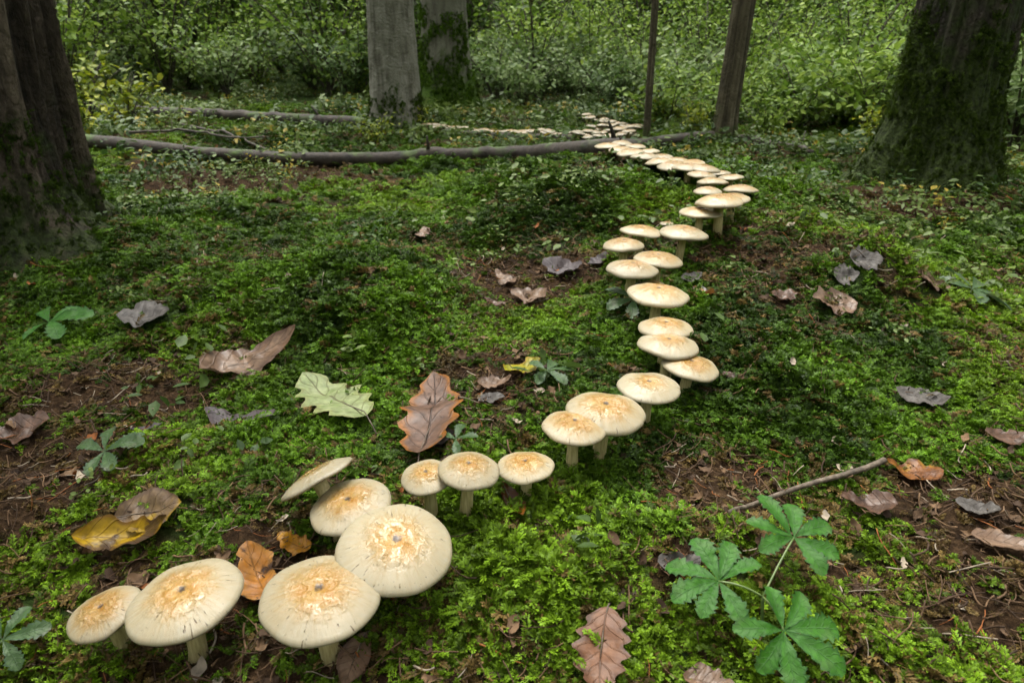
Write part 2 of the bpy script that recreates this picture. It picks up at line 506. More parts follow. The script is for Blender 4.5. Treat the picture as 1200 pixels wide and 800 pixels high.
def mat_leaf(name, c1, c2, spot, edge, rough=0.42, spots=0.5, vein=(.05, .03, .015), veinf=0.5, dim=.72, tr=0.12):
    """a fallen or living leaf; UV x along the midrib, y from -1 to 1 across"""
    k = NT(name)
    tc = k.n('TexCoord')
    uv = k.n('SeparateXYZ', {0: tc.outputs['UV']})
    t, s = uv.outputs[0], k.math('ABSOLUTE', k.math('MULTIPLY_ADD', uv.outputs[1], 2.0, -1.0))
    ob = tc.outputs['Object']
    n1 = k.noise(ob, 38, 5, 0.6, 0.4); n2 = k.noise(ob, 110, 4); n3 = k.noise(ob, 17, 3)
    c = k.mix(k.step(n1, 0.35, 0.65), c1, c2)
    c = k.mix(k.math('MULTIPLY', k.step(k.math('ADD', k.math('POWER', s, 3.0), n3), 0.75, 1.25), 0.8), c, edge)
    c = k.mix(k.math('MULTIPLY', k.step(k.math('ADD', k.math('MULTIPLY', n3, 0.6), k.math('MULTIPLY', n1, 0.5)), 0.60, 0.68), spots), c, spot)
    c = k.mix(1.0, c, k.ramp(n2, [(0.3, (.72, .72, .72)), (0.7, (1.2, 1.2, 1.2))]), 'MULTIPLY')
    side = k.math('ABSOLUTE', k.math('SUBTRACT', k.math('FRACT', k.math('SUBTRACT', k.math('MULTIPLY', t, 7.0), k.math('MULTIPLY', s, 1.3))), 0.5))
    sv = k.math('SUBTRACT', 1.0, k.step(side, 0.02, 0.09))
    mv = k.math('SUBTRACT', 1.0, k.step(s, 0.02, 0.055))
    vv = k.math('MAXIMUM', k.math('MULTIPLY', sv, 0.6), mv)
    c = k.mix(k.math('MULTIPLY', vv, veinf), c, vein)
    h = k.math('ADD', k.math('MULTIPLY', vv, -0.5), k.math('ADD', k.math('MULTIPLY', n1, 0.8), k.math('MULTIPLY', n2, 0.35)))
    k.p(Base_Color=k.n('HueSaturation', {'Saturation': 1.12, 'Value': dim, 'Color': c}).outputs[0], Roughness=rough + .08)
    k.b.inputs['Specular IOR Level'].default_value = 0.35
    k.bump(h, 0.6, 0.003)
    k.translucent(c, tr)
    return k.m

M = dict(
    ground=mat_ground(), moss=mat_moss(), litter=mat_instanced('litter', 0.7), herb=mat_instanced('herb_leaf', 0.4, 0.3),
    cap=mat_cap(), stem=mat_stem(),
    gill=mat_simple('gills', [(0.3, (.42, .38, .24)), (0.7, (.62, .58, .42))], 60, 0.7, 0.2),
    wood=mat_simple('branch_bark', [(0.3, (.02, .016, .011)), (0.55, (.065, .052, .038)), (0.8, (.13, .115, .09))], 30, 0.8, 0.8, (1, 1, 1), 0.006),
    twig=mat_simple('twig_bark', [(0.3, (.03, .022, .014)), (0.55, (.10, .075, .05)), (0.8, (.24, .20, .15))], 90, 0.75, 0.7, (1, 1, 1), 0.003),
    barkL=mat_bark('furrowed_bark', (.005, .004, .003), (.050, .038, .026), (.19, .15, .11), 0.62, 0.42, 75, 0.35, ((.008, .012, .003), (.040, .060, .012))),
    barkR=mat_bark('mossy_bark', (.008, .007, .005), (.040, .033, .023), (.12, .10, .075), 1.1, 0.62, 70, 0.45, ((.009, .015, .003), (.048, .072, .012))),
    barkC=mat_bark('smooth_grey_bark', (.035, .033, .024), (.10, .095, .07), (.21, .205, .165), 0.22, 0.45, 8, 1.6, ((.02, .035, .006), (.06, .10, .015))),
    barkM=mat_bark('moss_grown_bark', (.03, .028, .02), (.085, .08, .06), (.15, .15, .11), 0.75, 0.60, 14, 0.6, ((.018, .038, .003), (.075, .14, .012))),
    barkS=mat_bark('brown_sapling_bark', (.030, .025, .014), (.080, .067, .040), (.16, .14, .09), 0.4, 0.4, 34, 0.4),
)

# ------------------------------------------------------------------ ground
N = 430
t = np.linspace(-1, 1, N)
gx = 0.95 * np.sinh(5.1 * t)
gy = 1.1 + 0.95 * np.sinh(5.1 * t)
X, Y = np.meshgrid(gx, gy)
BROWN = []       # x, y, radius, weight: patches of bare litter seen in the photograph
for (u, v, rad, wt) in ((605, 345, .17, .9), (660, 320, .12, .6), (860, 560, .075, .9), (900, 590, .05, .6), (60, 560, .085, .8), (20, 590, .06, .8), (110, 520, .06, .6),
        (1120, 590, .08, .5), (1180, 640, .08, .8), (900, 345, .10, .6), (830, 345, .09, .7), (960, 215, .35, .7), (860, 300, .1, .5), (300, 215, .4, .8), (210, 200, .3, .7),
        (490, 265, .15, .8), (450, 250, .12, .5), (270, 420, .06, .7), (220, 470, .06, .5), (60, 470, .06, .6), (170, 430, .06, .5), (550, 205, .3, .5), (420, 205, .3, .6),
        (520, 430, .07, .6), (580, 460, .06, .5), (1060, 330, .1, .5), (1150, 330, .12, .6), (1090, 260, .25, .7), (790, 650, .035, .6), (740, 735, .03, .5), (620, 735, .025, .5),
        (290, 640, .04, .5), (440, 520, .035, .5), (500, 600, .03, .6), (1000, 700, .03, .4), (1130, 720, .04, .6)):
    p = at(u, v)
    BROWN.append((p[0], p[1], rad, wt))
def mossiness(x, y):
    m = 0.67 + 1.75 * (fbm(x * 3.1 + 5, y * 3.1, oct=4, seed=41) - 0.46) + 0.5 * (fbm(x * 14, y * 14, oct=2, seed=47) - 0.5)
    for bx, by, rd, wt in BROWN:
        m = m - .58 * wt * np.exp(-((x - bx) ** 2 + (y - by) ** 2) / (rd * rd))
    return np.clip(m, 0, 1)
GZ = terrain(X, Y)
mo = mossiness(X, Y)
gm = mesh('ground', np.stack([X, Y, GZ], -1).reshape(-1, 3), gridF(N, N), M['ground'], col=np.repeat(mo.reshape(-1, 1), 3, 1))
ground = tag(link('ground', gm), 'mossy forest floor strewn with leaf litter', None, None, 'structure')

# ------------------------------------------------------------------ scattering by geometry nodes (stuff only)
def source(name, meshes):
    c = bpy.data.collections.new(name)
    for i, m in enumerate(meshes):
        c.objects.link(bpy.data.objects.new('%s_%02d' % (name, i), m))
    return c
def scatter(name, pts, rot, scl, idx, tint, coll, parent=None):
    m = bpy.data.meshes.new(name)
    n = len(pts)
    m.vertices.add(n); m.vertices.foreach_set('co', np.asarray(pts, np.float32).ravel())
    a = m.attributes.new('rot', 'FLOAT_VECTOR', 'POINT'); a.data.foreach_set('vector', np.asarray(rot, np.float32).ravel())
    a = m.attributes.new('scl', 'FLOAT', 'POINT'); a.data.foreach_set('value', np.asarray(scl, np.float32))
    a = m.attributes.new('idx', 'INT', 'POINT'); a.data.foreach_set('value', np.asarray(idx, np.int32))
    a = m.attributes.new('tint', 'FLOAT_COLOR', 'POINT'); a.data.foreach_set('color', np.hstack([tint, np.ones((n, 1))]).astype(np.float32).ravel())
    o = link(name, m, parent)
    g = bpy.data.node_groups.new(name + '_scatter', 'GeometryNodeTree')
    g.interface.new_socket('Geometry', in_out='INPUT', socket_type='NodeSocketGeometry')
    g.interface.new_socket('Geometry', in_out='OUTPUT', socket_type='NodeSocketGeometry')
    gi, go = g.nodes.new('NodeGroupInput'), g.nodes.new('NodeGroupOutput')
    ci = g.nodes.new('GeometryNodeCollectionInfo'); ci.inputs[0].default_value = coll; ci.inputs[1].default_value = True; ci.inputs[2].default_value = True
    iop = g.nodes.new('GeometryNodeInstanceOnPoints')
    def named(nm, typ):
        q = g.nodes.new('GeometryNodeInputNamedAttribute'); q.data_type = typ; q.inputs[0].default_value = nm
        return q.outputs[0]
    e2r = g.nodes.new('FunctionNodeEulerToRotation')
    L = g.links.new
    L(gi.outputs[0], iop.inputs['Points']); L(ci.outputs[0], iop.inputs['Instance'])
    iop.inputs['Pick Instance'].default_value = True
    L(named('idx', 'INT'), iop.inputs['Instance Index'])
    L(named('rot', 'FLOAT_VECTOR'), e2r.inputs[0]); L(e2r.outputs[0], iop.inputs['Rotation'])
    L(named('scl', 'FLOAT'), iop.inputs['Scale'])
    L(iop.outputs[0], go.inputs[0])
    md = o.modifiers.new('scatter', 'NODES'); md.node_group = g
    return o

def moss_clump(seed, nfr=11, spread=1.0):
    """a tuft of feathery shoots, radius about 1.6 cm"""
    r = np.random.default_rng(seed)
    V, F, C = [], [], []
    for f in range(nfr):
        az = r.uniform(0, 2 * np.pi); el = r.uniform(0.25, 1.35) / spread
        L = r.uniform(.010, .021); b = np.array([r.normal(0, .005), r.normal(0, .005), -.003])
        d = np.array([math.cos(az) * math.cos(el), math.sin(az) * math.cos(el), math.sin(el)])
        side = np.cross(d, [0, 0, 1]); side /= np.linalg.norm(side) + 1e-6
        ncut = int(L / .0014)
        for q in range(1, ncut + 1):
            tt = q / ncut
            p = b + d * L * tt + np.array([0, 0, -0.45 * L * tt * tt])
            dd = d + np.array([0, 0, -0.9 * tt]); dd /= np.linalg.norm(dd)
            up = np.cross(side, dd)
            ll = .0050 * (1 - .55 * tt) * r.uniform(.7, 1.3)
            for sgn in (-1, 1):
                tip = p + (side * sgn * r.uniform(.6, 1.1) + dd * r.uniform(.3, .9) + up * r.uniform(-.3, .6)) * ll
                wv = dd * .0011
                mid = (p + tip) / 2 + up * .0003
                k = len(V)
                V += [p, mid + wv, tip, mid - wv]; F.append((k, k + 1, k + 2, k + 3))
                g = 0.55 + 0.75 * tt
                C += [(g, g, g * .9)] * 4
    return mesh('moss_tuft', V, np.array(F), M['moss'], smooth=False, col=np.array(C))
moss_src = source('moss_tuft', [moss_clump(i, 12) for i in range(4)] + [moss_clump(10 + i, 9, 1.9) for i in range(2)])

BLOCK = []       # capsules (a, b, radius) kept clear of tall moss: leaves lying on it
def blocked(x, y):
    m = np.zeros(len(x), bool)
    for a, b, rad in BLOCK:
        ab = b - a; L2 = float(ab @ ab) + 1e-9
        tt = np.clip(((x - a[0]) * ab[0] + (y - a[1]) * ab[1]) / L2, 0, 1)
        m |= (x - a[0] - tt * ab[0]) ** 2 + (y - a[1] - tt * ab[1]) ** 2 < rad * rad
    return m
def sector(n, r0, r1, power, half=R(84)):
    """points round the camera's foot; power < 1 puts more of them near"""
    uu = rng.random(n)
    r = r0 + (r1 - r0) * uu ** (1 / power)
    a = rng.uniform(-half, half, n)
    return r * np.sin(a), r * np.cos(a) - 0.05, r
def normals(x, y, e=0.015):
    return np.stack([terrain(x - e, y) - terrain(x + e, y), terrain(x, y - e) - terrain(x, y + e), np.full(len(x), 2 * e)], 1)
def tilt_rot(nrm, yaw, amt=1.0):
    nrm = nrm / np.linalg.norm(nrm, axis=1)[:, None]
    # XYZ euler whose Z axis follows the normal, with a free turn first
    rx = -np.arcsin(np.clip(nrm[:, 1], -1, 1)) * amt
    ry = np.arctan2(nrm[:, 0], nrm[:, 2]) * amt
    out = np.zeros((len(yaw), 3)); out[:, 0] = rx; out[:, 1] = ry; out[:, 2] = yaw
    return out

# ------------------------------------------------------------------ mushrooms
def cap_mesh(seed, crk=0.0):
    r = np.random.default_rng(100 + seed)
    nth = 64
    top = np.concatenate([[0.0], np.linspace(.04, .97, 22)])
    ph = r.uniform(0, 6.28, 4)
    h = .25 + .03 * r.random()
    prof = [(q, h * (1 - q ** 2.3) - .03 * math.exp(-(q / .26) ** 2)) for q in top]
    prof += [(1.0, -.028), (1.004, -.058), (.985, -.085), (.945, -.092), (.90, -.075)]
    th = np.arange(nth) / nth * 2 * np.pi
    V = []
    for q, z in prof:
        wob = 1 + q * (.022 * np.cos(2 * th + ph[0]) + .014 * np.cos(3 * th + ph[1]) + .008 * np.cos(7 * th + ph[2]))
        n = fbm(np.cos(th) * q * 2.2 + seed * 7, np.sin(th) * q * 2.2, oct=3, seed=seed)
        zz = z + .05 * (n - .5) * min(1, q * 2) + q * q * (.022 * np.cos(2 * th + ph[3]) + .012 * np.cos(5 * th + ph[1]))
        if crk:   # rim notches where the cap has split
            for a0, wd in ((ph[0], .06), (ph[2] + 2, .045)):
                dlt = np.abs((th - a0 + np.pi) % (2 * np.pi) - np.pi)
                zz = zz - crk * .05 * np.exp(-(dlt / wd) ** 2) * (q > .3)
                wob = wob - crk * .03 * np.exp(-(dlt / wd) ** 2) * (q > .85)
        V.append(np.stack([q * wob * np.cos(th), q * wob * np.sin(th), zz], 1))
    V = np.array(V)
    return mesh('mushroom_cap', V.reshape(-1, 3), gridF(len(prof), nth, True), M['cap'])
def gill_mesh():
    n = 96
    th = np.arange(n) / n * 2 * np.pi
    V = []
    for q, z in ((.955, -.078), (.93, -.088), (.75, -.075), (.5, -.035), (.3, .0), (.14, .02)):
        dz = np.where(np.arange(n) % 2, 0, .05 * min(1, (.96 - q) * 8) * (0.5 + q))
        V.append(np.stack([q * np.cos(th), q * np.sin(th), z + dz], 1))
    return mesh('gills', np.array(V).reshape(-1, 3), gridF(6, n, True), M['gill'], smooth=False)
CAPS = [cap_mesh(i, 1.0 if i == 5 else 0.0) for i in range(6)]
GILLS = gill_mesh()
def mushroom(c, D, tilt, var, label, group):
    Rr = D / 2
    rot = Matrix.Rotation(R(tilt[1]), 3, 'Y') @ Matrix.Rotation(R(tilt[0]), 3, 'X')
    up = rot @ Vector((0, 0, 1))
    cx, cy = c[0] - up[0] * .05, c[1] - up[1] * .05
    cx += random.uniform(-.006, .006); cy += random.uniform(-.004, .004)
    base = Vector((cx, cy, tz(cx, cy) - .012))
    root = link('mushroom', None, None, base)
    root.empty_display_size = 0.02
    capc = Vector(c) - base
    cap = link('cap', CAPS[var], root, capc, (rot @ Matrix.Rotation(random.uniform(0, 6.28), 3, 'Z')).to_euler(), (Rr, Rr, Rr * random.uniform(.9, 1.12)))
    link('gills', GILLS, cap)
    tgt = capc + up * (Rr * .03)
    tt = np.linspace(0, 1, 9)[:, None]
    a = np.zeros(3); b = np.array(tgt); ctl = b - np.array(up) * max(.02, b[2] * .55)
    path = (1 - tt) ** 2 * a + 2 * tt * (1 - tt) * ctl + tt ** 2 * b
    r0 = (.0034 + .054 * D) * random.uniform(.9, 1.1)
    rad = r0 * (1.16 - .22 * tt[:, 0] + .14 * np.exp(-((tt[:, 0] - 1) / .12) ** 2) + .25 * np.exp(-(tt[:, 0] / .15) ** 2))
    V, F = tube(path, rad, 14, .05 * (rng.random((9, 14)) - .5))
    link('stem', mesh('stem', V, F, M['stem']), root)
    tag(root, label, 'mushroom', group)
    return root
for (c, D, tilt, var, lab, grp) in caps:
    mushroom(c, D, tilt, var, lab, grp)
for k, (q, D) in enumerate(FAR):
    L = D * random.uniform(.45, .7)
    right = k >= 9 + 16 + 18 + 8
    if k < 51:
        mushroom(q + np.array([0, 0, L]), D, (random.uniform(-8, 8), random.uniform(-8, 8)), k % 6,
                 'small pale mushroom in the cluster beyond the log', 'mushrooms clustered beyond the log')
    else:
        mushroom(q + np.array([0, 0, L]), D, (random.uniform(-8, 8), random.uniform(-8, 8)), k % 6,
                 'small pale mushroom in the line running from the log to the grey trunk', 'mushrooms lined up behind the log')

# ------------------------------------------------------------------ leaves
def leaf_shape(kind, seed, curl, fold, wav, L, W):
    """grid leaf along +X from the base at x = 0; returns verts, faces, uv"""
    r = np.random.default_rng(seed)
    nt_, ns = (46 if kind == 'chestnut' else 30), 9
    t = np.linspace(0, 1, nt_)
    if kind == 'oak':
        env = np.sin(np.pi * np.clip(t, 0, 1) ** .85) ** .62
        lob = .84 + .16 * np.cos(2 * np.pi * (t * 5.6 + .1)) * sstep(.05, .2, t)
        lobr = .84 + .16 * np.cos(2 * np.pi * (t * 5.4 + .32)) * sstep(.05, .2, t)
        sh = .16
    elif kind == 'beech':
        env = np.sin(np.pi * t ** .9) ** .75
        lob = 1 + .035 * np.cos(2 * np.pi * t * 13); lobr = 1 + .035 * np.cos(2 * np.pi * t * 12.3 + 1)
        sh = .1
    elif kind == 'chestnut':      # leaflet of a palmate leaf, widest towards the tip, toothed
        env = np.clip(t / .66, 0, 1) ** 1.05 * np.where(t < .66, 1, np.sqrt(np.clip(1 - ((t - .66) / .34) ** 2, 0, 1)))
        env = np.maximum(env, .06 * (1 - t))
        tooth = .34 * sstep(.22, .55, t)
        lob = 1 - tooth * ((t * 7.3 + r.random()) % 1); lobr = 1 - tooth * ((t * 6.7 + r.random()) % 1)
        sh = .05
    else:                         # ragged torn leaf
        env = np.sin(np.pi * t ** .8) ** .6
        lob = .72 + .5 * (vnoise(t * 9, t * 0 + seed) - .3); lobr = .72 + .5 * (vnoise(t * 9 + 40, t * 0 + seed) - .3)
        sh = .15
    lob = lob * (1 + .10 * (vnoise(t * 14, t * 0, seed=seed) - .5)); lobr = lobr * (1 + .10 * (vnoise(t * 14 + 9, t * 0, seed=seed) - .5))
    s = np.linspace(-1, 1, ns)
    bend = r.uniform(-.12, .12)
    T_, Q_ = np.meshgrid(t, s, indexing='ij')
    wd = env[:, None] * np.where(Q_ > 0, lob[:, None], lobr[:, None]) * W / 2
    x = T_ * L + sh * np.abs(Q_) * wd * (1 - T_) * .9
    y = Q_ * wd + bend * L * T_ * (1 - T_) * 2
    z = fold * np.abs(y) + curl * L * ((T_ - .45) ** 2) + wav * L * (vnoise(x / L * 4.0 + seed * 3.1, y / L * 4.5 + seed) - .5)
    z = z + wav * .35 * L * (vnoise(x / L * 11 + seed, y / L * 11) - .5)
    V = np.stack([x, y, z], -1).reshape(-1, 3); UV = np.stack([T_, (Q_ + 1) / 2], -1).reshape(-1, 2)
    return V, gridF(nt_, ns), UV

def frame_from(a, b, up):
    X_ = (b - a).normalized(); Y_ = up.cross(X_).normalized(); Z_ = X_.cross(Y_)
    return Matrix((X_, Y_, Z_)).transposed()
leaf_id = [0]
def dead_leaf(base, tip, width, kind, mat, name, label, curl=.5, fold=.2, wav=.10, lift=.008, stalk=True, group=None, roll=0):
    leaf_id[0] += 1
    a, b = Vector(at(*base, lift=lift)), Vector(at(*tip, lift=lift))
    L = (b - a).length
    du, dv = tip[0] - base[0], tip[1] - base[1]
    pl_ = math.hypot(du, dv); dep = (CAMP - np.array((a + b) / 2)); dep = dep[2] / np.linalg.norm(dep)
    W = width * pl_ * depth(np.array((a + b) / 2)) / FPX * math.hypot(dv / pl_, du / pl_ / max(dep, .3) ** .25)
    n = tnorm((a.x + b.x) / 2, (a.y + b.y) / 2, .04)
    V, F, UV = leaf_shape(kind, leaf_id[0], curl, fold, wav, L, W)
    ro = frame_from(a, b, n) @ Matrix.Rotation(R(roll), 3, 'X')
    o = link(name, None, None, a, ro.to_euler())
    o.empty_display_size = .02
    link('blade', mesh('leaf_blade', V, F, mat, uv=UV), o)
    if stalk:
        pth = [(-.16 * L, .03 * L, -.012), (-.08 * L, .01 * L, -.004), (.02 * L, 0, .001 + curl * L * .19), (.3 * L, V[9 * 9 + 4][1], V[9 * 9 + 4][2] + .0003), (.6 * L, V[18 * 9 + 4][1], V[18 * 9 + 4][2] + .0002)]
        V2, F2 = tube(pth, [.0011, .0010, .0009, .0007, .0004], 6)
        link('stalk', mesh('leaf_stalk', V2, F2, M['twig']), o)
    tag(o, label, 'leaf', group)
    BLOCK.append((np.array(a.xy), np.array(b.xy), W * .30))
    return o
LM = mat_leaf
lm = dict(
    green=LM('pale_green_leaf', (.20, .25, .10), (.33, .37, .19), (.08, .10, .03), (.24, .26, .10), .5, .3, (.09, .08, .03), .8),
    oak=LM('brown_oak_leaf', (.11, .065, .045), (.20, .125, .09), (.07, .04, .025), (.30, .12, .025), .38, .4, (.03, .016, .01), .8),
    oak2=LM('russet_oak_leaf', (.16, .075, .04), (.22, .11, .06), (.07, .035, .02), (.11, .05, .025), .42, .5, (.06, .03, .015), .6),
    grey=LM('grey_wet_leaf', (.07, .062, .055), (.15, .135, .12), (.03, .025, .02), (.08, .07, .06), .50, .4, (.03, .025, .02), .5),
    purple=LM('purple_grey_leaf', (.055, .045, .048), (.12, .10, .10), (.03, .02, .02), (.07, .05, .05), .50, .4, (.02, .015, .015), .5),
    tan=LM('tan_leaf', (.16, .10, .065), (.28, .19, .13), (.08, .05, .03), (.12, .07, .045), .35, .4, (.08, .05, .03), .6),
    yellow=LM('yellow_brown_leaf', (.30, .19, .02), (.42, .27, .03), (.05, .025, .012), (.16, .08, .025), .38, .9, (.10, .05, .015), .6),
    umber=LM('umber_yellow_leaf', (.13, .085, .05), (.22, .15, .08), (.34, .22, .025), (.10, .06, .035), .4, .9, (.07, .04, .02), .6),
    orange=LM('orange_black_leaf', (.36, .15, .035), (.42, .21, .08), (.02, .012, .01), (.40, .20, .06), .3, .95, (.12, .06, .02), .5),
    amber=LM('amber_leaf', (.40, .17, .012), (.52, .26, .02), (.10, .04, .01), (.30, .12, .01), .4, .6, (.15, .06, .01), .6),
    red=LM('red_brown_leaf', (.13, .05, .018), (.24, .10, .03), (.30, .17, .03), (.08, .03, .015), .36, .8, (.05, .02, .01), .6),
    brown=LM('dark_brown_leaf', (.075, .042, .026), (.15, .085, .055), (.03, .018, .012), (.10, .05, .03), .34, .6, (.04, .02, .012), .6),
    lime=LM('lime_yellow_leaf', (.26, .25, .02), (.38, .34, .03), (.10, .10, .02), (.30, .18, .02), .4, .6, (.12, .10, .02), .5),
)
LEAVES = [
 ((430, 490), (357, 448), .80, 'oak', 'green', 'oak_leaf', 'pale green lobed oak leaf lying flat on the moss', .25, .05, .06, .016),
 ((492, 541), (509, 440), .74, 'oak', 'oak', 'oak_leaf', 'reddish brown oak leaf with orange edges and a dark midrib', .15, .08, .07, .02),
 ((532, 505), (476, 528), .7, 'torn', 'grey', 'dead_leaf', 'grey wet leaf lying under the stalk of the reddish brown oak leaf', .2, .1, .08),
 ((240, 452), (352, 408), .40, 'torn', 'tan', 'dead_leaf', 'long tan curled dead leaf arched over a hollow in the moss', 1.1, .35, .14),
 ((320, 492), (243, 486), .60, 'torn', 'purple', 'dead_leaf', 'purple grey shrivelled leaf sunk in moss near the tan curled leaf', .3, .2, .14),
 ((62, 498), (-25, 520), .60, 'torn', 'brown', 'dead_leaf', 'broad brown curled leaf over bare litter near the furrowed trunk side', .8, .3, .14),
 ((137, 611), (216, 592), .62, 'beech', 'umber', 'dead_leaf', 'umber leaf with yellow blotches lying above a mustard yellow leaf', .5, .3, .12),
 ((90, 634), (208, 622), .34, 'torn', 'yellow', 'dead_leaf', 'mustard yellow torn leaf folded like a boat under the umber leaf', .9, .6, .10),
 ((318, 706), (292, 640), .80, 'torn', 'orange', 'dead_leaf', 'orange leaf with black blotches standing behind two big mushroom caps', .5, .3, .12),
 ((364, 645), (326, 626), .70, 'torn', 'amber', 'dead_leaf', 'small bright amber leaf scrap under the medium mushroom', .4, .2, .12),
 ((430, 742), (404, 806), .55, 'beech', 'tan', 'dead_leaf', 'pinkish tan leaf lying below the big glossy-ringed mushroom', .3, .2, .08),
 ((712, 712), (703, 818), .66, 'oak', 'oak2', 'oak_leaf', 'russet oak leaf with toothed lobes lying alone on bright moss', .2, .06, .07, .016),
 ((588, 572), (612, 612), .46, 'beech', 'red', 'dead_leaf', 'small curled orange-brown leaf at the foot of a small mushroom', .6, .5, .10),
 ((1104, 557), (1036, 548), .62, 'torn', 'red', 'dead_leaf', 'red brown leaf with yellow blotches at the tip of the twig', .6, .15, .12),
 ((1052, 596), (984, 590), .56, 'torn', 'brown', 'dead_leaf', 'brown folded leaf between the twig and the palmate plant', .7, .5, .12),
 ((1118, 590), (1172, 602), .66, 'torn', 'grey', 'dead_leaf', 'pale grey crumpled leaf beside the red brown leaf', .5, .2, .16),
 ((1136, 630), (1215, 648), .46, 'torn', 'tan', 'dead_leaf', 'long tan leaf lying on bare brown litter', .5, .3, .10),
 ((1152, 510), (1215, 520), .50, 'torn', 'brown', 'dead_leaf', 'brown leaf pressed into flat moss at the edge of the slope', .6, .3, .12),
 ((1048, 460), (1112, 474), .62, 'torn', 'grey', 'dead_leaf', 'grey brown torn leaf lying alone in the wide bright moss bed', .5, .15, .14),
 ((1002, 360), (950, 352), .80, 'torn', 'tan', 'dead_leaf', 'pinkish tan leaf propped against a small moss mound', .5, .2, .12),
 ((976, 325), (1006, 322), .8, 'torn', 'grey', 'dead_leaf', 'small pale leaf on top of the small moss mound', .4, .2, .12),
 ((994, 304), (1032, 306), .8, 'torn', 'grey', 'dead_leaf', 'pale leaf lying behind the small moss mound', .4, .2, .12),
 ((138, 376), (200, 368), .80, 'torn', 'grey', 'dead_leaf', 'pale grey leaf beside the low palmate leaf', .4, .2, .14),
 ((680, 322), (640, 312), .75, 'torn', 'purple', 'dead_leaf', 'shiny slate grey leaf on the rim of the hollow', .6, .3, .16),
 ((690, 312), (712, 300), .6, 'torn', 'purple', 'dead_leaf', 'small slate leaf between the hollow and the mushroom bend', .6, .3, .16),
 ((640, 352), (600, 345), .70, 'torn', 'tan', 'dead_leaf', 'tan leaf lying in the bottom of the hollow', .5, .2, .16),
 ((604, 333), (582, 322), .70, 'torn', 'tan', 'dead_leaf', 'tan crumpled leaf on the back wall of the hollow', .5, .2, .16),
 ((592, 360), (566, 352), .60, 'torn', 'brown', 'dead_leaf', 'dark brown leaf on the mossy lip of the hollow below the tan leaves', .5, .2, .16),
 ((590, 440), (630, 424), .60, 'torn', 'lime', 'dead_leaf', 'lime yellow leaf scrap above a pinkish brown leaf', .5, .3, .14),
 ((560, 452), (600, 446), .55, 'torn', 'tan', 'dead_leaf', 'pinkish brown leaf half covered by the lime yellow scrap', .5, .3, .14),
 ((560, 470), (592, 466), .7, 'torn', 'grey', 'dead_leaf', 'grey green leaf below the pinkish brown leaf', .4, .2, .14),
 ((848, 438), (872, 446), .6, 'torn', 'brown', 'dead_leaf', 'brown leaf beside the mushroom with the slanting stem', .4, .2, .14),
 ((500, 268), (488, 282), .8, 'torn', 'tan', 'dead_leaf', 'tan leaf standing in the brown gully behind the hump', .4, .2, .14),
 ((770, 660), (822, 655), .55, 'torn', 'grey', 'dead_leaf', 'pinkish grey leaf tucked under a palmate leaf of the glossy seedling', .4, .2, .12),
 ((800, 792), (862, 806), .6, 'torn', 'tan', 'dead_leaf', 'tan grey leaf half buried in moss below the palmate plant', .4, .2, .12),
 ((152, 505), (190, 500), .6, 'torn', 'purple', 'dead_leaf', 'small purple brown leaf on the mossy rise above the umber leaf', .4, .2, .12),
 ((905, 352), (932, 346), .7, 'torn', 'brown', 'dead_leaf', 'dark brown crumpled leaf beside the pinkish tan leaf', .5, .2, .16),
 ((835, 348), (815, 342), .7, 'torn', 'orange', 'dead_leaf', 'ochre leaf scrap on the litter beside the broad mushroom', .5, .2, .16),
 ((1075, 328), (1110, 338), .6, 'torn', 'tan', 'dead_leaf', 'faded tan leaf among teal leaflets on the slope', .4, .2, .14),
 ((800, 330), (822, 322), .7, 'torn', 'grey', 'dead_leaf', 'pinkish grey leaf behind the broad mushroom on the litter', .5, .2, .14),
]
for L_ in LEAVES:
    b, tp, wd, kind, mt, nm, lab = L_[:7]
    dead_leaf(b, tp, wd, kind, lm[mt], nm, lab, *L_[7:], stalk=kind != 'torn')

# ------------------------------------------------------------------ palmate seedlings
gleaf = mat_leaf('palmate_leaf', (.040, .135, .016), (.065, .19, .028), (.13, .22, .08), (.03, .10, .02), .50, .35, (.09, .19, .07), .55, tr=.25)
tleaf = mat_leaf('teal_leaf', (.05, .10, .03), (.075, .13, .045), (.11, .10, .06), (.04, .08, .04), .4, .4, (.11, .17, .10), .5, tr=.2)
def palmate(plant, centre, rad, yaw, up, mat, n=6, sweep=290, seed=0, stalk_from=None):
    rr = random.Random(seed)
    up = Vector(up).normalized()
    x = Vector((math.cos(yaw), math.sin(yaw), 0)); x = (x - up * x.dot(up)).normalized(); y = up.cross(x)
    rot = Matrix((x, y, up)).transposed()
    o = link('leaf', None, plant, Vector(centre) - plant.location, rot.to_euler()); o.empty_display_size = .01
    for i in range(n):
        ang = R(-sweep / 2 + sweep * (i + .5) / n + rr.uniform(-6, 6))
        L = rad * (1.0 - .25 * abs(2 * (i + .5) / n - 1)) * rr.uniform(.92, 1.08)
        V, F, UV = leaf_shape('chestnut', seed * 31 + i, -.28, .22, .05, L, L * .53)
        V[:, 2] -= V[:9, 2].mean()
        link('leaflet', mesh('leaflet', V, F, mat, uv=UV), o, (0, 0, .0005 * (i % 2)), (rr.uniform(-.25, .25), rr.uniform(-.1, .18), ang))
    return o
def plant_at(u, v, label, name='seedling'):
    g = at(u, v)
    p = link(name, None, None, Vector(g) - Vector((0, 0, .004))); p.empty_display_size = .02
    tag(p, label, 'plant')
    return p
def stalk(plant, pts, r=.0013, mat=None):
    pts = np.array([np.array(q) - np.array(plant.location) for q in pts])
    t = np.linspace(0, 1, 10)[:, None]
    if len(pts) == 3:
        pts = (1 - t) ** 2 * pts[0] + 2 * t * (1 - t) * pts[1] + t * t * pts[2]
    V, F = tube(pts, r, 7)
    return link('stalk', mesh('stalk', V, F, mat), plant)
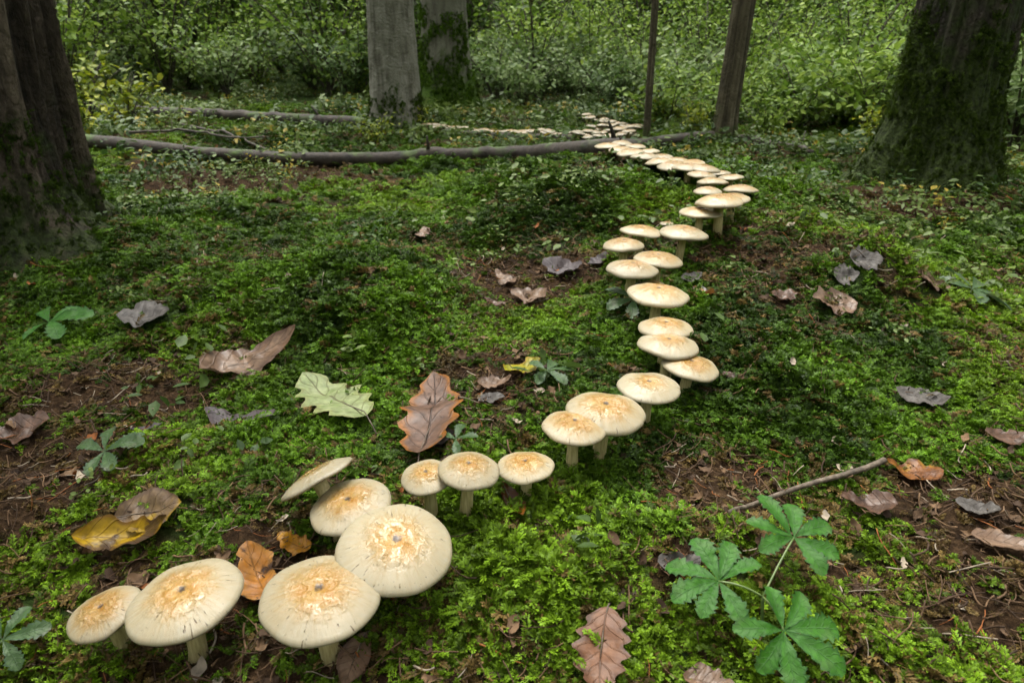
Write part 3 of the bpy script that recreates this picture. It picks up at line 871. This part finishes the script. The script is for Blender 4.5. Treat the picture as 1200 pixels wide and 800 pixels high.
stm = mat_simple('green_stalk', [(0.3, (.05, .09, .02)), (.7, (.12, .17, .05))], 80, .45, .1)
def px(u, v, h):           # a point seen at (u, v) that floats h above the ground
    return at(u, v, lift=h)
pl = plant_at(893, 745, 'glossy green seedling with three palmate leaves on one branched stalk')
J = px(894, 699, .035)
stalk(pl, [np.array(pl.location) , J * .6 + np.array(pl.location) * .4, J], .0016, stm)
for (u, v, h, rad, yaw, up, sd) in ((930, 630, .055, .056, 1.25, (.05, -.25, 1), 1), (842, 681, .05, .056, 2.6, (-.12, -.22, 1), 2), (918, 738, .05, .058, -.75, (.12, -.45, 1), 3)):
    c = px(u, v, h)
    palmate(pl, c, rad, yaw, up, gleaf, 7, 318, sd)
    stalk(pl, [J, (J + c) / 2 + np.array([0, 0, .008]), c], .0011, stm)
for (u, v, lab, rad, yaw, mt, n) in (
        (62, 392, 'low green palmate leaf spread over litter beside the pale grey leaf', 0.079, .2, gleaf, 5),
        (128, 548, 'faded green palmate leaf lying flat above the umber leaf', 0.056, .5, tleaf, 6),
        (12, 772, 'dull teal leaflets low in dark moss below the small end mushroom', 0.041, .4, tleaf, 5),
        (742, 366, 'teal leaflets beside the stacked mushrooms of the trail', .07, 2.4, tleaf, 5),
        (1135, 352, 'teal leaflets fanned out on the mossy slope below the mossy trunk', 0.090, .3, tleaf, 6),
        (640, 452, 'small teal leaflets behind the cream mushroom row', .05, .2, tleaf, 5),
        (535, 534, 'small dull green leaflets beside the grey wet leaf', .035, .6, tleaf, 4)):
    p = plant_at(u, v, lab)
    c = np.array(p.location) + np.array([0, 0, .03])
    up = tnorm(c[0], c[1], .05)
    palmate(p, c, rad, yaw, (up.x, up.y - .12, up.z), mt, n, 300, int(u))
    stalk(p, [np.array(p.location), c], .0013, stm)
    BLOCK.append((np.array(c[:2]), np.array(c[:2]) + 1e-4, rad * .3))

# ------------------------------------------------------------------ trees
def leaf_cloud(centres, size, r, droop=.35, flat=.5):
    """many small folded leaves at given points, in one mesh"""
    n = len(centres)
    yaw = r.uniform(0, 2 * np.pi, n); pit = r.normal(-droop, .45, n); rol = r.normal(0, flat, n)
    s = size * r.uniform(.6, 1.25, n)
    base = np.array([[0, 0, 0], [.32, .30, .05], [.70, .25, .03], [1.05, 0, -.08], [.70, -.25, .03], [.32, -.30, .05]])
    V = base[None] * s[:, None, None]
    cr, sr = np.cos(rol)[:, None], np.sin(rol)[:, None]
    y, z = V[..., 1] * cr - V[..., 2] * sr, V[..., 1] * sr + V[..., 2] * cr
    cp, sp = np.cos(pit)[:, None], np.sin(pit)[:, None]
    x, z2 = V[..., 0] * cp - z * sp, V[..., 0] * sp + z * cp
    cy, sy = np.cos(yaw)[:, None], np.sin(yaw)[:, None]
    V = np.stack([x * cy - y * sy, x * sy + y * cy, z2], -1) + centres[:, None]
    k = np.arange(n)[:, None] * 6
    F = np.vstack([k + np.array([0, 1, 2, 3]), k + np.array([0, 3, 4, 5])])
    return V.reshape(-1, 3), F
canopy_mat = mat_bush('canopy_leaf', (.03, .07, .012), (.06, .12, .02), (.12, .19, .035))
def crown_mesh(seed, n=800, rx=2.2, rz=1.6):
    r = np.random.default_rng(seed)
    cl = r.normal(0, 1, (46, 3)); cl /= np.linalg.norm(cl, axis=1)[:, None]; cl *= r.uniform(.35, 1, (46, 1)) ** .6
    cl *= np.array([rx, rx, rz])
    c = cl[r.integers(0, 46, n)] + r.normal(0, .30, (n, 3))
    V, F = leaf_cloud(c, .16, r)
    return mesh('crown', V, F, canopy_mat, smooth=False), cl
CROWNS = [crown_mesh(i) for i in range(4)]  # out-of-view canopy, added for its sky gaps and green bounce light

def tree(name, base, rad, top_r, H, mat, label, group=None, flare=.6, flare_h=.14, bark=.02, kv=3.0, kz=1.4, lobes=5, lean=(0, 0), seed=0, crown=True, nth=120, ncr=None, ridged=True, cz=None, root=None):
    r = np.random.default_rng(seed)
    b = Vector(base) - Vector((0, 0, .05))
    o = link(name, None, None, b); o.empty_display_size = .1
    z = np.concatenate([np.linspace(0, 1.5, 150), np.linspace(1.6, H, 26)])
    th = np.arange(nth) / nth * 2 * np.pi
    Z_, T_ = np.meshgrid(z, th, indexing='ij')
    tap = rad + (top_r - rad) * np.clip(Z_ / H, 0, 1)
    ph = r.uniform(0, 6.28)
    lob = .5 + .5 * np.cos(lobes * T_ + ph + .8 * np.sin(T_ * 2 + ph))
    fl = flare * np.exp(-Z_ / flare_h) * (.35 + .9 * lob) + .12 * np.exp(-Z_ / .5)
    if root:          # one strong root: angle, size, reach up the trunk
        da = np.abs((T_ - root[0] + np.pi) % (2 * np.pi) - np.pi)
        fl = fl + root[1] * np.exp(-Z_ / root[2]) * np.exp(-(da / .55) ** 2)
    cx, cy = np.cos(T_), np.sin(T_)
    tw = .35 * Z_
    ctx, cty = np.cos(T_ + tw * .3), np.sin(T_ + tw * .3)
    n1 = fbm(ctx * kv + seed, cty * kv, Z_ * kz, oct=4, seed=seed)
    if ridged:
        n1 = 1 - np.abs(2 * n1 - 1) * 2.1
        n1 = np.clip(n1, 0, 1) ** .7
        n1 = 1 - n1
    n2 = fbm(ctx * kv * 5, cty * kv * 5, Z_ * kz * 5, oct=2, seed=seed + 9)
    n3 = 1 - np.abs(2 * fbm(ctx * kv * 3.4 + 5, cty * kv * 3.4, Z_ * kz * 2.2, oct=3, seed=seed + 4) - 1) if ridged else n2
    d = bark * (n1 - .5) * 2 + bark * .45 * (n2 - .5) - bark * (.9 if ridged else .2) * (n3 - .6)
    rr = tap * (1 + fl) + d
    LX, LY = lean
    V = np.stack([rr * cx + LX * Z_, rr * cy + LY * Z_, Z_], -1).reshape(-1, 3)
    F = gridF(len(z), nth, True)
    col = np.repeat(np.clip(n1 * .6 + (1 - n3) * 1.0, 0, 1).reshape(-1, 1), 3, 1)
    tk = link('trunk', mesh('trunk', V, F, mat, col=col), o)
    if crown:
        cm, cl = CROWNS[seed % 4]
        out = Vector((b.x - .2, b.y - 1.6, 0)).normalized() * (2.0 if b.length < 7 else .3)    # unseen crowns shifted off the clearing so the sun reaches it
        cs = .55 if rad < .1 else 1.0
        top = Vector((LX * H, LY * H, H + .3 if cz is None else cz)) + out
        link('crown', cm, o, top, (0, 0, 0), cs)
        for i in range(4):
            e = np.array(cl[i * 5]) * .8 * cs + np.array(top)
            s = np.array([LX, LY, 1]) * H * r.uniform(.72, .98)
            m = (s + e) / 2 + np.array([0, 0, -.15])
            t = np.linspace(0, 1, 8)[:, None]
            V2, F2 = tube((1 - t) ** 2 * s + 2 * t * (1 - t) * m + t * t * e, np.linspace(top_r * .6, top_r * .15, 8), 7)
            link('limb', mesh('limb', V2, F2, mat), o)
    tag(o, label, 'tree', group)
    return o, V

def trunk_moss(o, V, n, zmax, face, seed, tcol, scl=(.5, 1.1), bias=1.0):
    """moss tufts on the foot of a trunk: a part of the tree"""
    r = np.random.default_rng(seed)
    k = V[(V[:, 2] < zmax)]
    c = k.mean(0)
    k = k[r.integers(0, len(k), n)]
    keep = (fbm(k[:, 0] * 9, k[:, 1] * 9, k[:, 2] * 6, oct=3, seed=seed) + (1 - k[:, 2] / zmax) * .45 * bias) > .62
    k = k[keep] + r.normal(0, .004, (keep.sum(), 3))
    nrm = k - np.array([c[0], c[1], 0]); nrm[:, 2] = .25 * np.linalg.norm(nrm[:, :2], axis=1)
    rot = tilt_rot(nrm, r.uniform(0, 6.28, len(k)))
    tint = np.array(tcol) * r.uniform(.5, 1.4, (len(k), 1))
    m = scatter('moss', k, rot, r.uniform(*scl, len(k)), r.integers(0, 6, len(k)), tint, moss_src, o)
    tag(m, kind='stuff')

def rooted(u, v, r):       # trunk centre: the picture shows the near side of the foot
    p = at(u, v); d = np.array([p[0], p[1], 0]); d /= np.linalg.norm(d)
    p = p + d * r
    return (p[0], p[1], tz(p[0], p[1]))
tL, vL = tree('oak_tree', rooted(-44, 300, .18), .275, .24, 5.2, M['barkL'], 'thick tree with deeply furrowed dark bark and a mossy foot', flare=.85, flare_h=.085, bark=.034, kv=3.6, kz=.5, lobes=5, lean=(.14, .02), seed=3, nth=220, root=(-.45, .55, .10))
trunk_moss(tL, vL, 3000, .42, 0, 5, (.045, .080, .010), (.5, 1.0))
tR, vR = tree('oak_tree', rooted(1086, 208, .08), .158, .135, 5.6, M['barkR'], 'stout dark tree, trunk coated with moss to above its foot', flare=.85, flare_h=.16, bark=.016, kv=3.0, kz=1.0, lobes=4, seed=4, nth=180, root=(3.6, .45, .14))
trunk_moss(tR, vR, 6500, .85, 0, 6, (.050, .085, .010), (.5, 1.1), 1.0)
tC, vC = tree('beech_tree', rooted(466, 148, .08), .145, .11, 6.5, M['barkC'], 'smooth grey beech trunk with a cleft foot beside a moss-grown trunk', flare=.75, flare_h=.13, bark=.012, kv=2, kz=2.2, lobes=4, seed=6, ridged=False)
trunk_moss(tC, vC, 1500, .34, 0, 9, (.060, .11, .012), (.5, 1.3), .62)
tM, vM = tree('beech_tree', rooted(524, 132, .10), .168, .12, 6.5, M['barkM'], 'moss-grown beech trunk flaring at its foot behind the grey trunk', flare=.75, flare_h=.22, bark=.008, kv=2, kz=1.5, lobes=3, seed=9, ridged=False)
trunk_moss(tM, vM, 4200, .8, 0, 8, (.075, .15, .012), (.6, 1.6), .75)
tree('young_tree', rooted(846, 168, .04), .062, .045, 5.0, M['barkS'], 'slim straight young tree with brown bark at the end of the log', flare=.35, flare_h=.10, bark=.004, kv=3, kz=1, lobes=3, seed=12, nth=60, lean=(.035, 0))
tree('young_tree', rooted(757, 168, .015), .0185, .014, 4.2, M['barkS'], 'very thin dark sapling trunk standing behind the log', flare=.25, flare_h=.06, bark=.0015, kv=3, kz=1, lobes=3, lean=(-.012, 0), seed=13, nth=32)

# ------------------------------------------------------------------ logs, branches and twigs
def log_along(name, pix, r0, r1, mat, label, cat='log', sag=.6, n=14, seed=0, stubs=0, group=None):
    g = [at(u, v) for u, v in pix]
    pts = np.array([[q[0], q[1], tz(q[0], q[1])] for q in g])
    d = np.concatenate([[0], np.cumsum(np.linalg.norm(np.diff(pts, axis=0), axis=1))])
    m = max(16, int(d[-1] / .025))
    tt = np.linspace(0, d[-1], m)
    path = np.stack([np.interp(tt, d, pts[:, i]) for i in range(3)], 1)
    kw = max(3, m // (len(pix) * 2)) | 1
    ker = np.ones(kw) / kw
    pad = np.pad(path, ((kw // 2, kw // 2), (0, 0)), 'edge')
    path = np.stack([np.convolve(pad[:, i], ker, 'valid') for i in range(3)], 1)
    rad = np.linspace(r0, r1, m)
    gz = terrain(path[:, 0], path[:, 1])
    path[:, 2] = np.maximum(path[:, 2], gz - rad * .2) + rad * sag
    path[:, :2] += .25 * r0 * np.stack([fbm(tt * 3, tt * 0, seed=seed) - .5, fbm(tt * 3 + 9, tt * 0, seed=seed) - .5], 1)
    a = np.arange(n) / n * 2 * np.pi
    disp = .22 * (fbm(tt[:, None] * 9 + 0 * a, np.cos(a)[None] * 1.3 + 0 * tt[:, None], np.sin(a)[None] * 1.3 + 0 * tt[:, None], oct=3, seed=seed) - .5)
    org = Vector(path[0])
    o = link(name, None, None, org); o.empty_display_size = .05
    V, F = tube(path - np.array(org), rad, n, disp)
    link('shaft', mesh('log_shaft', V, F, mat), o)
    r = random.Random(seed)
    for i in range(stubs):
        k = r.randrange(int(m * .1), int(m * .9))
        p = path[k] - np.array(org)
        e = p + np.array([r.uniform(-.06, .06), r.uniform(-.06, .06), r.uniform(.04, .10)])
        V2, F2 = tube([p, (p + e) / 2 + np.array([.008, 0, 0]), e], [rad[k] * .35, rad[k] * .25, rad[k] * .12], 7)
        link('stub', mesh('stub', V2, F2, mat), o)
    tag(o, label, cat, group)
    return o, path
k_ = NT('log_bark')
_tc = k_.n('TexCoord').outputs['Object']
_n = k_.noise(_tc, 26, 6, .65); _n2 = k_.noise(_tc, 5.5, 4)
_up = k_.n('SeparateXYZ', {0: k_.n('NewGeometry').outputs['Normal']}).outputs[2]
_c = k_.ramp(_n, [(.3, (.009, .006, .0035)), (.55, (.034, .024, .015)), (.8, (.085, .066, .046))])
_mf = k_.math('MULTIPLY', k_.step(_n2, .52, .64), k_.step(_up, -.1, .6))
_c = k_.mix(_mf, _c, k_.ramp(_n, [(.3, (.015, .030, .004)), (.7, (.07, .12, .015))]))
k_.p(Base_Color=_c, Roughness=.75); k_.bump(_n, .9, .008)
M['log'] = k_.m
log_along('fallen_log', [(60, 168), (150, 176), (230, 186), (300, 191), (380, 194), (450, 193), (540, 189), (620, 186), (690, 184), (716, 181), (740, 177), (770, 173), (800, 169), (836, 166)], .033, .035, M['log'], 'long thin fallen trunk lying across the moss up to the slim young tree', seed=3, stubs=3, sag=.75)
log_along('fallen_log', [(115, 136), (200, 140), (300, 145), (400, 150), (440, 152)], .044, .038, M['log'], 'pale fallen pole behind the long fallen trunk, ending at the grey beech', seed=7, sag=1.0, stubs=3)
log_along('fallen_log', [(520, 158), (580, 163), (640, 165), (700, 167)], .028, .026, M['log'], 'short dark mossy trunk lying under the far line of mushrooms', seed=9, sag=.4)
log_along('fallen_branch', [(862, 166), (900, 171), (930, 176), (952, 181)], .026, .014, M['wood'], 'dark crooked branch lying beyond the slim young tree', 'branch', seed=11, stubs=2)
log_along('fallen_branch', [(1000, 180), (960, 172), (930, 168), (905, 168)], .012, .006, M['wood'], 'thin dark branch crossing near the mossy trunk', 'branch', seed=12, stubs=1)
log_along('twig', [(848, 611), (880, 601), (915, 588), (950, 577), (990, 568), (1018, 560), (1036, 551)], .0024, .0042, M['twig'], 'slender bare twig pointing at the red brown leaf', 'twig', sag=4.5, n=10, seed=15, stubs=0)
log_along('fallen_branch', [(210, 150), (250, 158), (290, 170), (330, 186)], .009, .005, M['wood'], 'thin dark branch lying between the pole and the fallen trunk', 'branch', sag=3, seed=17, stubs=3)
log_along('fallen_branch', [(150, 164), (220, 160), (280, 168), (320, 166)], .008, .004, M['wood'], 'spindly branch resting above the long fallen trunk', 'branch', sag=5, seed=19, stubs=3)

# ------------------------------------------------------------------ bushes and saplings of the background
BM = [mat_bush('bush_leaf_dark', (.024, .056, .007), (.070, .14, .016), (.17, .27, .04)),
      mat_bush('bush_leaf_mid', (.055, .105, .014), (.14, .235, .03), (.28, .38, .08)),
      mat_bush('bush_leaf_pale', (.055, .10, .028), (.12, .19, .06), (.26, .34, .17)),
      mat_bush('bush_leaf_yellow', (.09, .13, .012), (.20, .25, .02), (.40, .40, .03))]
def bush_mesh(seed, h, wdt, nb, nl, ls, mat, low=.15):
    r = np.random.default_rng(seed)
    pts, segs = [], []
    for b in range(nb):
        a = r.uniform(0, 6.28); rad = wdt * r.uniform(.25, 1) ** .8
        top = np.array([math.cos(a) * rad, math.sin(a) * rad, h * r.uniform(.45, 1)])
        m = np.array([top[0] * .35, top[1] * .35, top[2] * .75])
        t = np.linspace(0, 1, 9)[:, None]
        p = 2 * t * (1 - t) * m + t * t * top
        segs.append(p)
        tt = r.uniform(low, 1.03, nl)
        q = 2 * (tt * (1 - tt))[:, None] * m + (tt * tt)[:, None] * top
        pts.append(q + r.normal(0, 1, (nl, 3)) * np.array([.10, .10, .05]) * (h ** .5) * (.35 + tt[:, None] * .8))
    V, F = leaf_cloud(np.vstack(pts), ls, r, .25, .45)
    Vs, Fs, off = [], [], 0
    for p in segs:
        v, f = tube(p, np.linspace(.009, .003, 9) * (h ** .5), 5, cap=False)
        Vs.append(v); Fs.append(f + off); off += len(v)
    return mesh('foliage', V, F, mat, smooth=False), mesh('stems', np.vstack(Vs), np.vstack(Fs), M['wood'])
BV = dict(
    dark=[bush_mesh(30 + i, 2.3, .85, 16, 95, .066, BM[0]) for i in range(2)],
    mid=[bush_mesh(40 + i, 1.3, .7, 14, 70, .058, BM[1]) for i in range(3)],
    pale=[bush_mesh(50 + i, .75, .5, 12, 50, .060, BM[2], .3) for i in range(3)],
    bramble=[bush_mesh(60 + i, .55, .5, 12, 48, .058, BM[1], .2) for i in range(3)],
    yellow=[bush_mesh(70 + i, .55, .38, 10, 26, .062, BM[3], .3) for i in range(2)],
)
BL = dict(dark=('leafy_sapling', 'tall dark green leafy sapling in the thicket behind the trees', 'shrub', 'dark saplings of the thicket'),
          mid=('bush', 'mid green leafy bush behind the fallen trunk and beech trees', 'bush', 'green bushes behind the trees'),
          pale=('bush', 'low bush with pale grey-green leaves behind the far mushrooms', 'bush', 'pale low bushes'),
          bramble=('bramble', 'low bright green bramble between the slim tree and mossy trunk', 'bush', 'brambles behind the slim tree'),
          yellow=('bush', 'small yellow-green bush', 'bush', 'yellow-green bushes'))
nbush = [0]
def bush(kind, x, y, s=1.0, label=None):
    fm, sm = BV[kind][nbush[0] % len(BV[kind])]
    nbush[0] += 1
    nm, lab, cat, grp = BL[kind]
    o = link(nm, None, None, (x, y, tz(x, y) - .03), (0, 0, random.uniform(0, 6.28)), s); o.empty_display_size = .1
    link('foliage', fm, o); link('stem', sm, o)
    tag(o, label or lab, cat, None if label else grp)
    return o
def wedge(kind, n, u0, u1, d0, d1, s0, s1, label, group):
    for i in range(n):
        u = u0 + (u1 - u0) * ((i * .618034 + random.uniform(-.04, .04)) % 1); d = d0 + (d1 - d0) * ((i + random.random()) / n)
        x = d * (u - 600) / FPX * 1.03; y = d
        o = bush(kind, x, y, random.uniform(s0, s1))
        o['label'] = label; o['group'] = group
wedge('dark', 34, -80, 470, 7.5, 16, .8, 1.3, 'tall dark green sapling in the thicket between furrowed trunk and grey beech', 'thicket beside the furrowed trunk')
wedge('dark', 16, 540, 860, 8.5, 16, .8, 1.3, 'tall dark green sapling behind the far mushrooms and thin sapling trunk', 'thicket behind the far mushrooms')
wedge('dark', 20, 840, 1290, 8.5, 15, .8, 1.4, 'tall dark green sapling behind the brambles and mossy dark trunk', 'thicket behind the brambles')
wedge('dark', 6, 455, 535, 7.5, 13, .8, 1.2, 'tall dark green sapling filling the gap behind the two beech trunks', 'thicket behind the beeches')
wedge('dark', 54, -150, 1350, 14, 24, 1.4, 2.2, 'very tall dark green sapling in the deepest part of the wood', 'deep wood')
wedge('mid', 20, 40, 450, 6.5, 10, .6, 1.1, 'mid green leafy bush at the edge of the clearing behind the fallen pole', 'bushes behind the fallen pole')
wedge('mid', 18, 545, 860, 6.3, 10, .6, 1.1, 'mid green leafy bush behind the far mushroom cluster', 'bushes behind the far mushrooms')
wedge('mid', 26, 840, 1290, 6.2, 11, .6, 1.1, 'mid green leafy bush rising behind the brambles and mossy trunk', 'bushes behind the brambles')
wedge('pale', 16, 560, 780, 5.6, 8.5, .6, 1.0, 'low bush with pale grey-green leaves behind the far mushrooms', 'pale bushes behind the far mushrooms')
wedge('pale', 5, 100, 430, 6.2, 8, .6, 1.0, 'low bush with pale grey-green leaves behind the fallen pole', 'pale bushes behind the fallen pole')
wedge('pale', 10, 1150, 1300, 3.6, 6, .6, 1.0, 'low bush with pale leaves just past the mossy dark trunk', 'pale bushes past the mossy trunk')
wedge('bramble', 34, 870, 1060, 4.3, 8, .55, 1.1, 'low bright green bramble between the slim tree and mossy trunk', 'brambles behind the slim tree')
wedge('bramble', 8, 770, 850, 4.6, 7, .5, .9, 'low green bramble between the thin sapling and the slim tree', 'brambles by the thin sapling')
for (u, v, s, lab) in ((105, 138, 1.0, 'yellow-green leafy bush beside the furrowed trunk'), (150, 150, .7, 'small yellow-green bush over the end of the long fallen trunk'),
                       (440, 168, .38, 'small yellow-leaved shrub at the cleft foot of the grey beech'), (482, 150, .35, 'small yellowing shrub between the two beech trunks'), (90, 165, .6, 'low yellow-green bush behind the furrowed trunk'),
                       (1030, 175, .5, 'yellow-green sprig bush against the mossy trunk flank'), (785, 150, .5, 'yellowish low bush between thin sapling and slim tree'), (810, 158, .42, 'small yellowish bush at the back of the slim young tree')):
    p = at(u, v)
    bush('yellow', p[0], p[1], s, lab)
# thin trunks deeper in the wood, with crowns overhead
bg_spots = [(215, 9, .05), (160, 13, .09), (330, 12, .07), (395, 15, .10), (575, 12, .08), (620, 9.5, .035), (700, 11, .06), (715, 15, .10), (800, 13, .08), (905, 12, .05), (960, 15, .1), (1000, 10, .04), (1195, 12, .08), (60, 10, .06), (265, 16, .1)]
for i, (u, d, rr) in enumerate(bg_spots):
    x, y = d * (u - 600) / FPX * 1.03, d
    tree('forest_tree', (x, y, tz(x, y)), rr, rr * .7, 5.5, M['barkS'] if i % 3 else M['barkC'], 'thin trunk standing among the thicket deeper in the wood', 'trunks deeper in the wood', flare=.3, flare_h=.1, bark=.004, seed=20 + i, nth=24)
for i, (x, y) in enumerate(((-2.6, -1.2), (2.4, -1.6), (-5.0, 2.0), (3.6, 3.3), (.4, -3.4))):   # the wood goes on around the photographer
    tree('forest_tree', (x, y, tz(x, y)), .13, .09, 5.6, M['barkC'] if i % 2 else M['barkL'], 'tree of the surrounding wood outside the clearing', 'trees round the clearing', flare=.4, bark=.008, seed=50 + i, nth=40)

# ------------------------------------------------------------------ moss carpet, litter and herbs
def colour_mix(a, b, f):
    return np.array(a)[None] * (1 - f[:, None]) + np.array(b)[None] * f[:, None]
def moss_points(n, r0, r1, power, s0, s1):
    x, y, r = sector(n, r0, r1, power)
    m = mossiness(x, y)
    keep = rng.random(n) < np.clip(m * 2.3 - .2, .2, 1)
    x, y, r, m = x[keep], y[keep], r[keep], m[keep]
    k = len(x)
    low = blocked(x, y)                          # pressed flat under the fallen leaves
    cushion = fbm(x * 16, y * 16, oct=2, seed=21)
    sc = rng.uniform(s0, s1, k) * (.55 + .5 * m) * (.75 + .5 * cushion)
    sc = np.where(low, sc * .38, sc)
    z = terrain(x, y) + .002
    rot = tilt_rot(normals(x, y), rng.uniform(0, 6.28, k))
    rot[:, :2] += rng.normal(0, .25, (k, 2))
    f1 = fbm(x * 2.2 + 31, y * 2.2, oct=3, seed=61); f2 = fbm(x * 9, y * 9, oct=3, seed=67)
    c = colour_mix((.028, .062, .006), (.092, .190, .012), sstep(.3, .65, f2 * .6 + f1 * .4))
    c = c * (1 - .75 * sstep(.55, .72, f1)[:, None]) + np.array([.135, .235, .012]) * (.75 * sstep(.55, .72, f1))[:, None]
    dead = rng.random(k) < .07 + .7 * (1 - m) ** 2
    c[dead] = np.array([.13, .09, .035]) * rng.uniform(.5, 1.3, (dead.sum(), 1))
    c *= rng.uniform(.45, 1.4, (k, 1))
    return np.stack([x, y, z], 1), rot, sc, rng.integers(0, 6, k), c
parts = [moss_points(95000, .22, 2.4, 1.5, .65, 1.75), moss_points(76000, 2.2, 6.5, 1.5, 1.4, 2.8)]
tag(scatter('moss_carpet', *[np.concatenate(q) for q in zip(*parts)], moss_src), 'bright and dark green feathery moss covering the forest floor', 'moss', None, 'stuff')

def litter_meshes():
    out = []
    r = np.random.default_rng(5)
    for i in range(4):        # needles and bark strips
        L = (.018, .03, .045, .024)[i]
        p = np.stack([np.linspace(-L / 2, L / 2, 6), .12 * L * np.sin(np.linspace(0, 3, 6) + i), .10 * L * np.cos(np.linspace(0, 4, 6))], 1)
        V, F = tube(p, (.0005, .0005, .0007, .0010)[i], 5)
        out.append(mesh('litter_stick', V, F, M['litter']))
    for i in range(4):        # scraps of old leaf
        V, F, UV = leaf_shape('torn', 200 + i, .8, .5, .3, .020, .013)
        V = V.reshape(30, 9, 3)[::4, ::2]
        V = V - V.mean((0, 1))
        out.append(mesh('litter_scrap', V.reshape(-1, 3), gridF(V.shape[0], V.shape[1]), M['litter']))
    return out
lit_src = source('litter', litter_meshes())
def litter_points(n, r0, r1, power, s0, s1):
    x, y, r = sector(n, r0, r1, power)
    m = mossiness(x, y)
    keep = rng.random(n) < np.clip(.85 - 1.25 * m, .035, 1)
    x, y, m = x[keep], y[keep], m[keep]
    k = len(x)
    z = terrain(x, y) + rng.uniform(.001, .010, k) + .006 * m
    rot = tilt_rot(normals(x, y), rng.uniform(0, 6.28, k)); rot[:, :2] += rng.normal(0, .3, (k, 2))
    c = colour_mix((.035, .020, .011), (.15, .092, .050), rng.random(k) ** 1.8)
    g = rng.random(k)
    c[g > .93] = np.array([.26, .22, .17]); c[g < .05] = np.array([.20, .07, .02])
    return np.stack([x, y, z], 1), rot, rng.uniform(s0, s1, k), np.where(rng.random(k) < .9, rng.integers(0, 4, k), rng.integers(4, 8, k)), c
parts = [litter_points(90000, .22, 2.6, 1.5, .5, 1.2), litter_points(20000, 2.3, 8, 1.4, 1.2, 2.6)]
tag(scatter('forest_litter', *[np.concatenate(q) for q in zip(*parts)], lit_src), 'brown needles, bark strips and leaf scraps among the moss', 'litter', None, 'stuff')

def herb_mesh(seed, n, L, hgt):
    r = np.random.default_rng(seed)
    c = np.stack([r.normal(0, .02, n), r.normal(0, .02, n), r.uniform(.3, 1, n) * hgt], 1)
    V, F = leaf_cloud(c, L, r, .1, .35)
    return mesh('herb_leaves', V, F, M['herb'], smooth=False)
herb_src = source('herb', [herb_mesh(i, 5 + i, .026, .035 + .01 * i) for i in range(4)] + [herb_mesh(9, 16, .012, .05)])
def herb_points(n, r0, r1, power, s0, s1):
    x, y, r = sector(n, r0, r1, power)
    d = fbm(x * 1.6 + 9, y * 1.6, oct=3, seed=71)
    keep = rng.random(n) < sstep(.38, .62, d) * sstep(1.3, 3.2, r) + .03
    keep &= ~blocked(x, y)
    for q, Dm in FAR:      # the far mushrooms stay in sight
        keep &= (x - q[0]) ** 2 + ((y - q[1] + .06) * .8) ** 2 > .09 ** 2
    x, y = x[keep], y[keep]
    k = len(x)
    f = fbm(x * 2.5, y * 2.5, oct=2, seed=73)
    c = colour_mix((.035, .075, .016), (.13, .19, .04), np.clip(f * 1.3 - .2 + rng.normal(0, .2, k), 0, 1))
    yl = (rng.random(k) < .06) & (np.hypot(x, y) > 2.2)
    c[yl] = (.30, .24, .03)
    rot = np.zeros((k, 3)); rot[:, 2] = rng.uniform(0, 6.28, k); rot[:, :2] = rng.normal(0, .2, (k, 2))
    return np.stack([x, y, terrain(x, y)], 1), rot, rng.uniform(s0, s1, k), rng.integers(0, 5, k), c
parts = [herb_points(11000, .5, 4, 1.6, .5, 1.1), herb_points(33000, 3.4, 11, 1.4, .9, 1.9)]
tag(scatter('ground_herbs', *[np.concatenate(q) for q in zip(*parts)], herb_src), 'low leafy herbs growing through the moss around the logs', 'herbs', None, 'stuff')
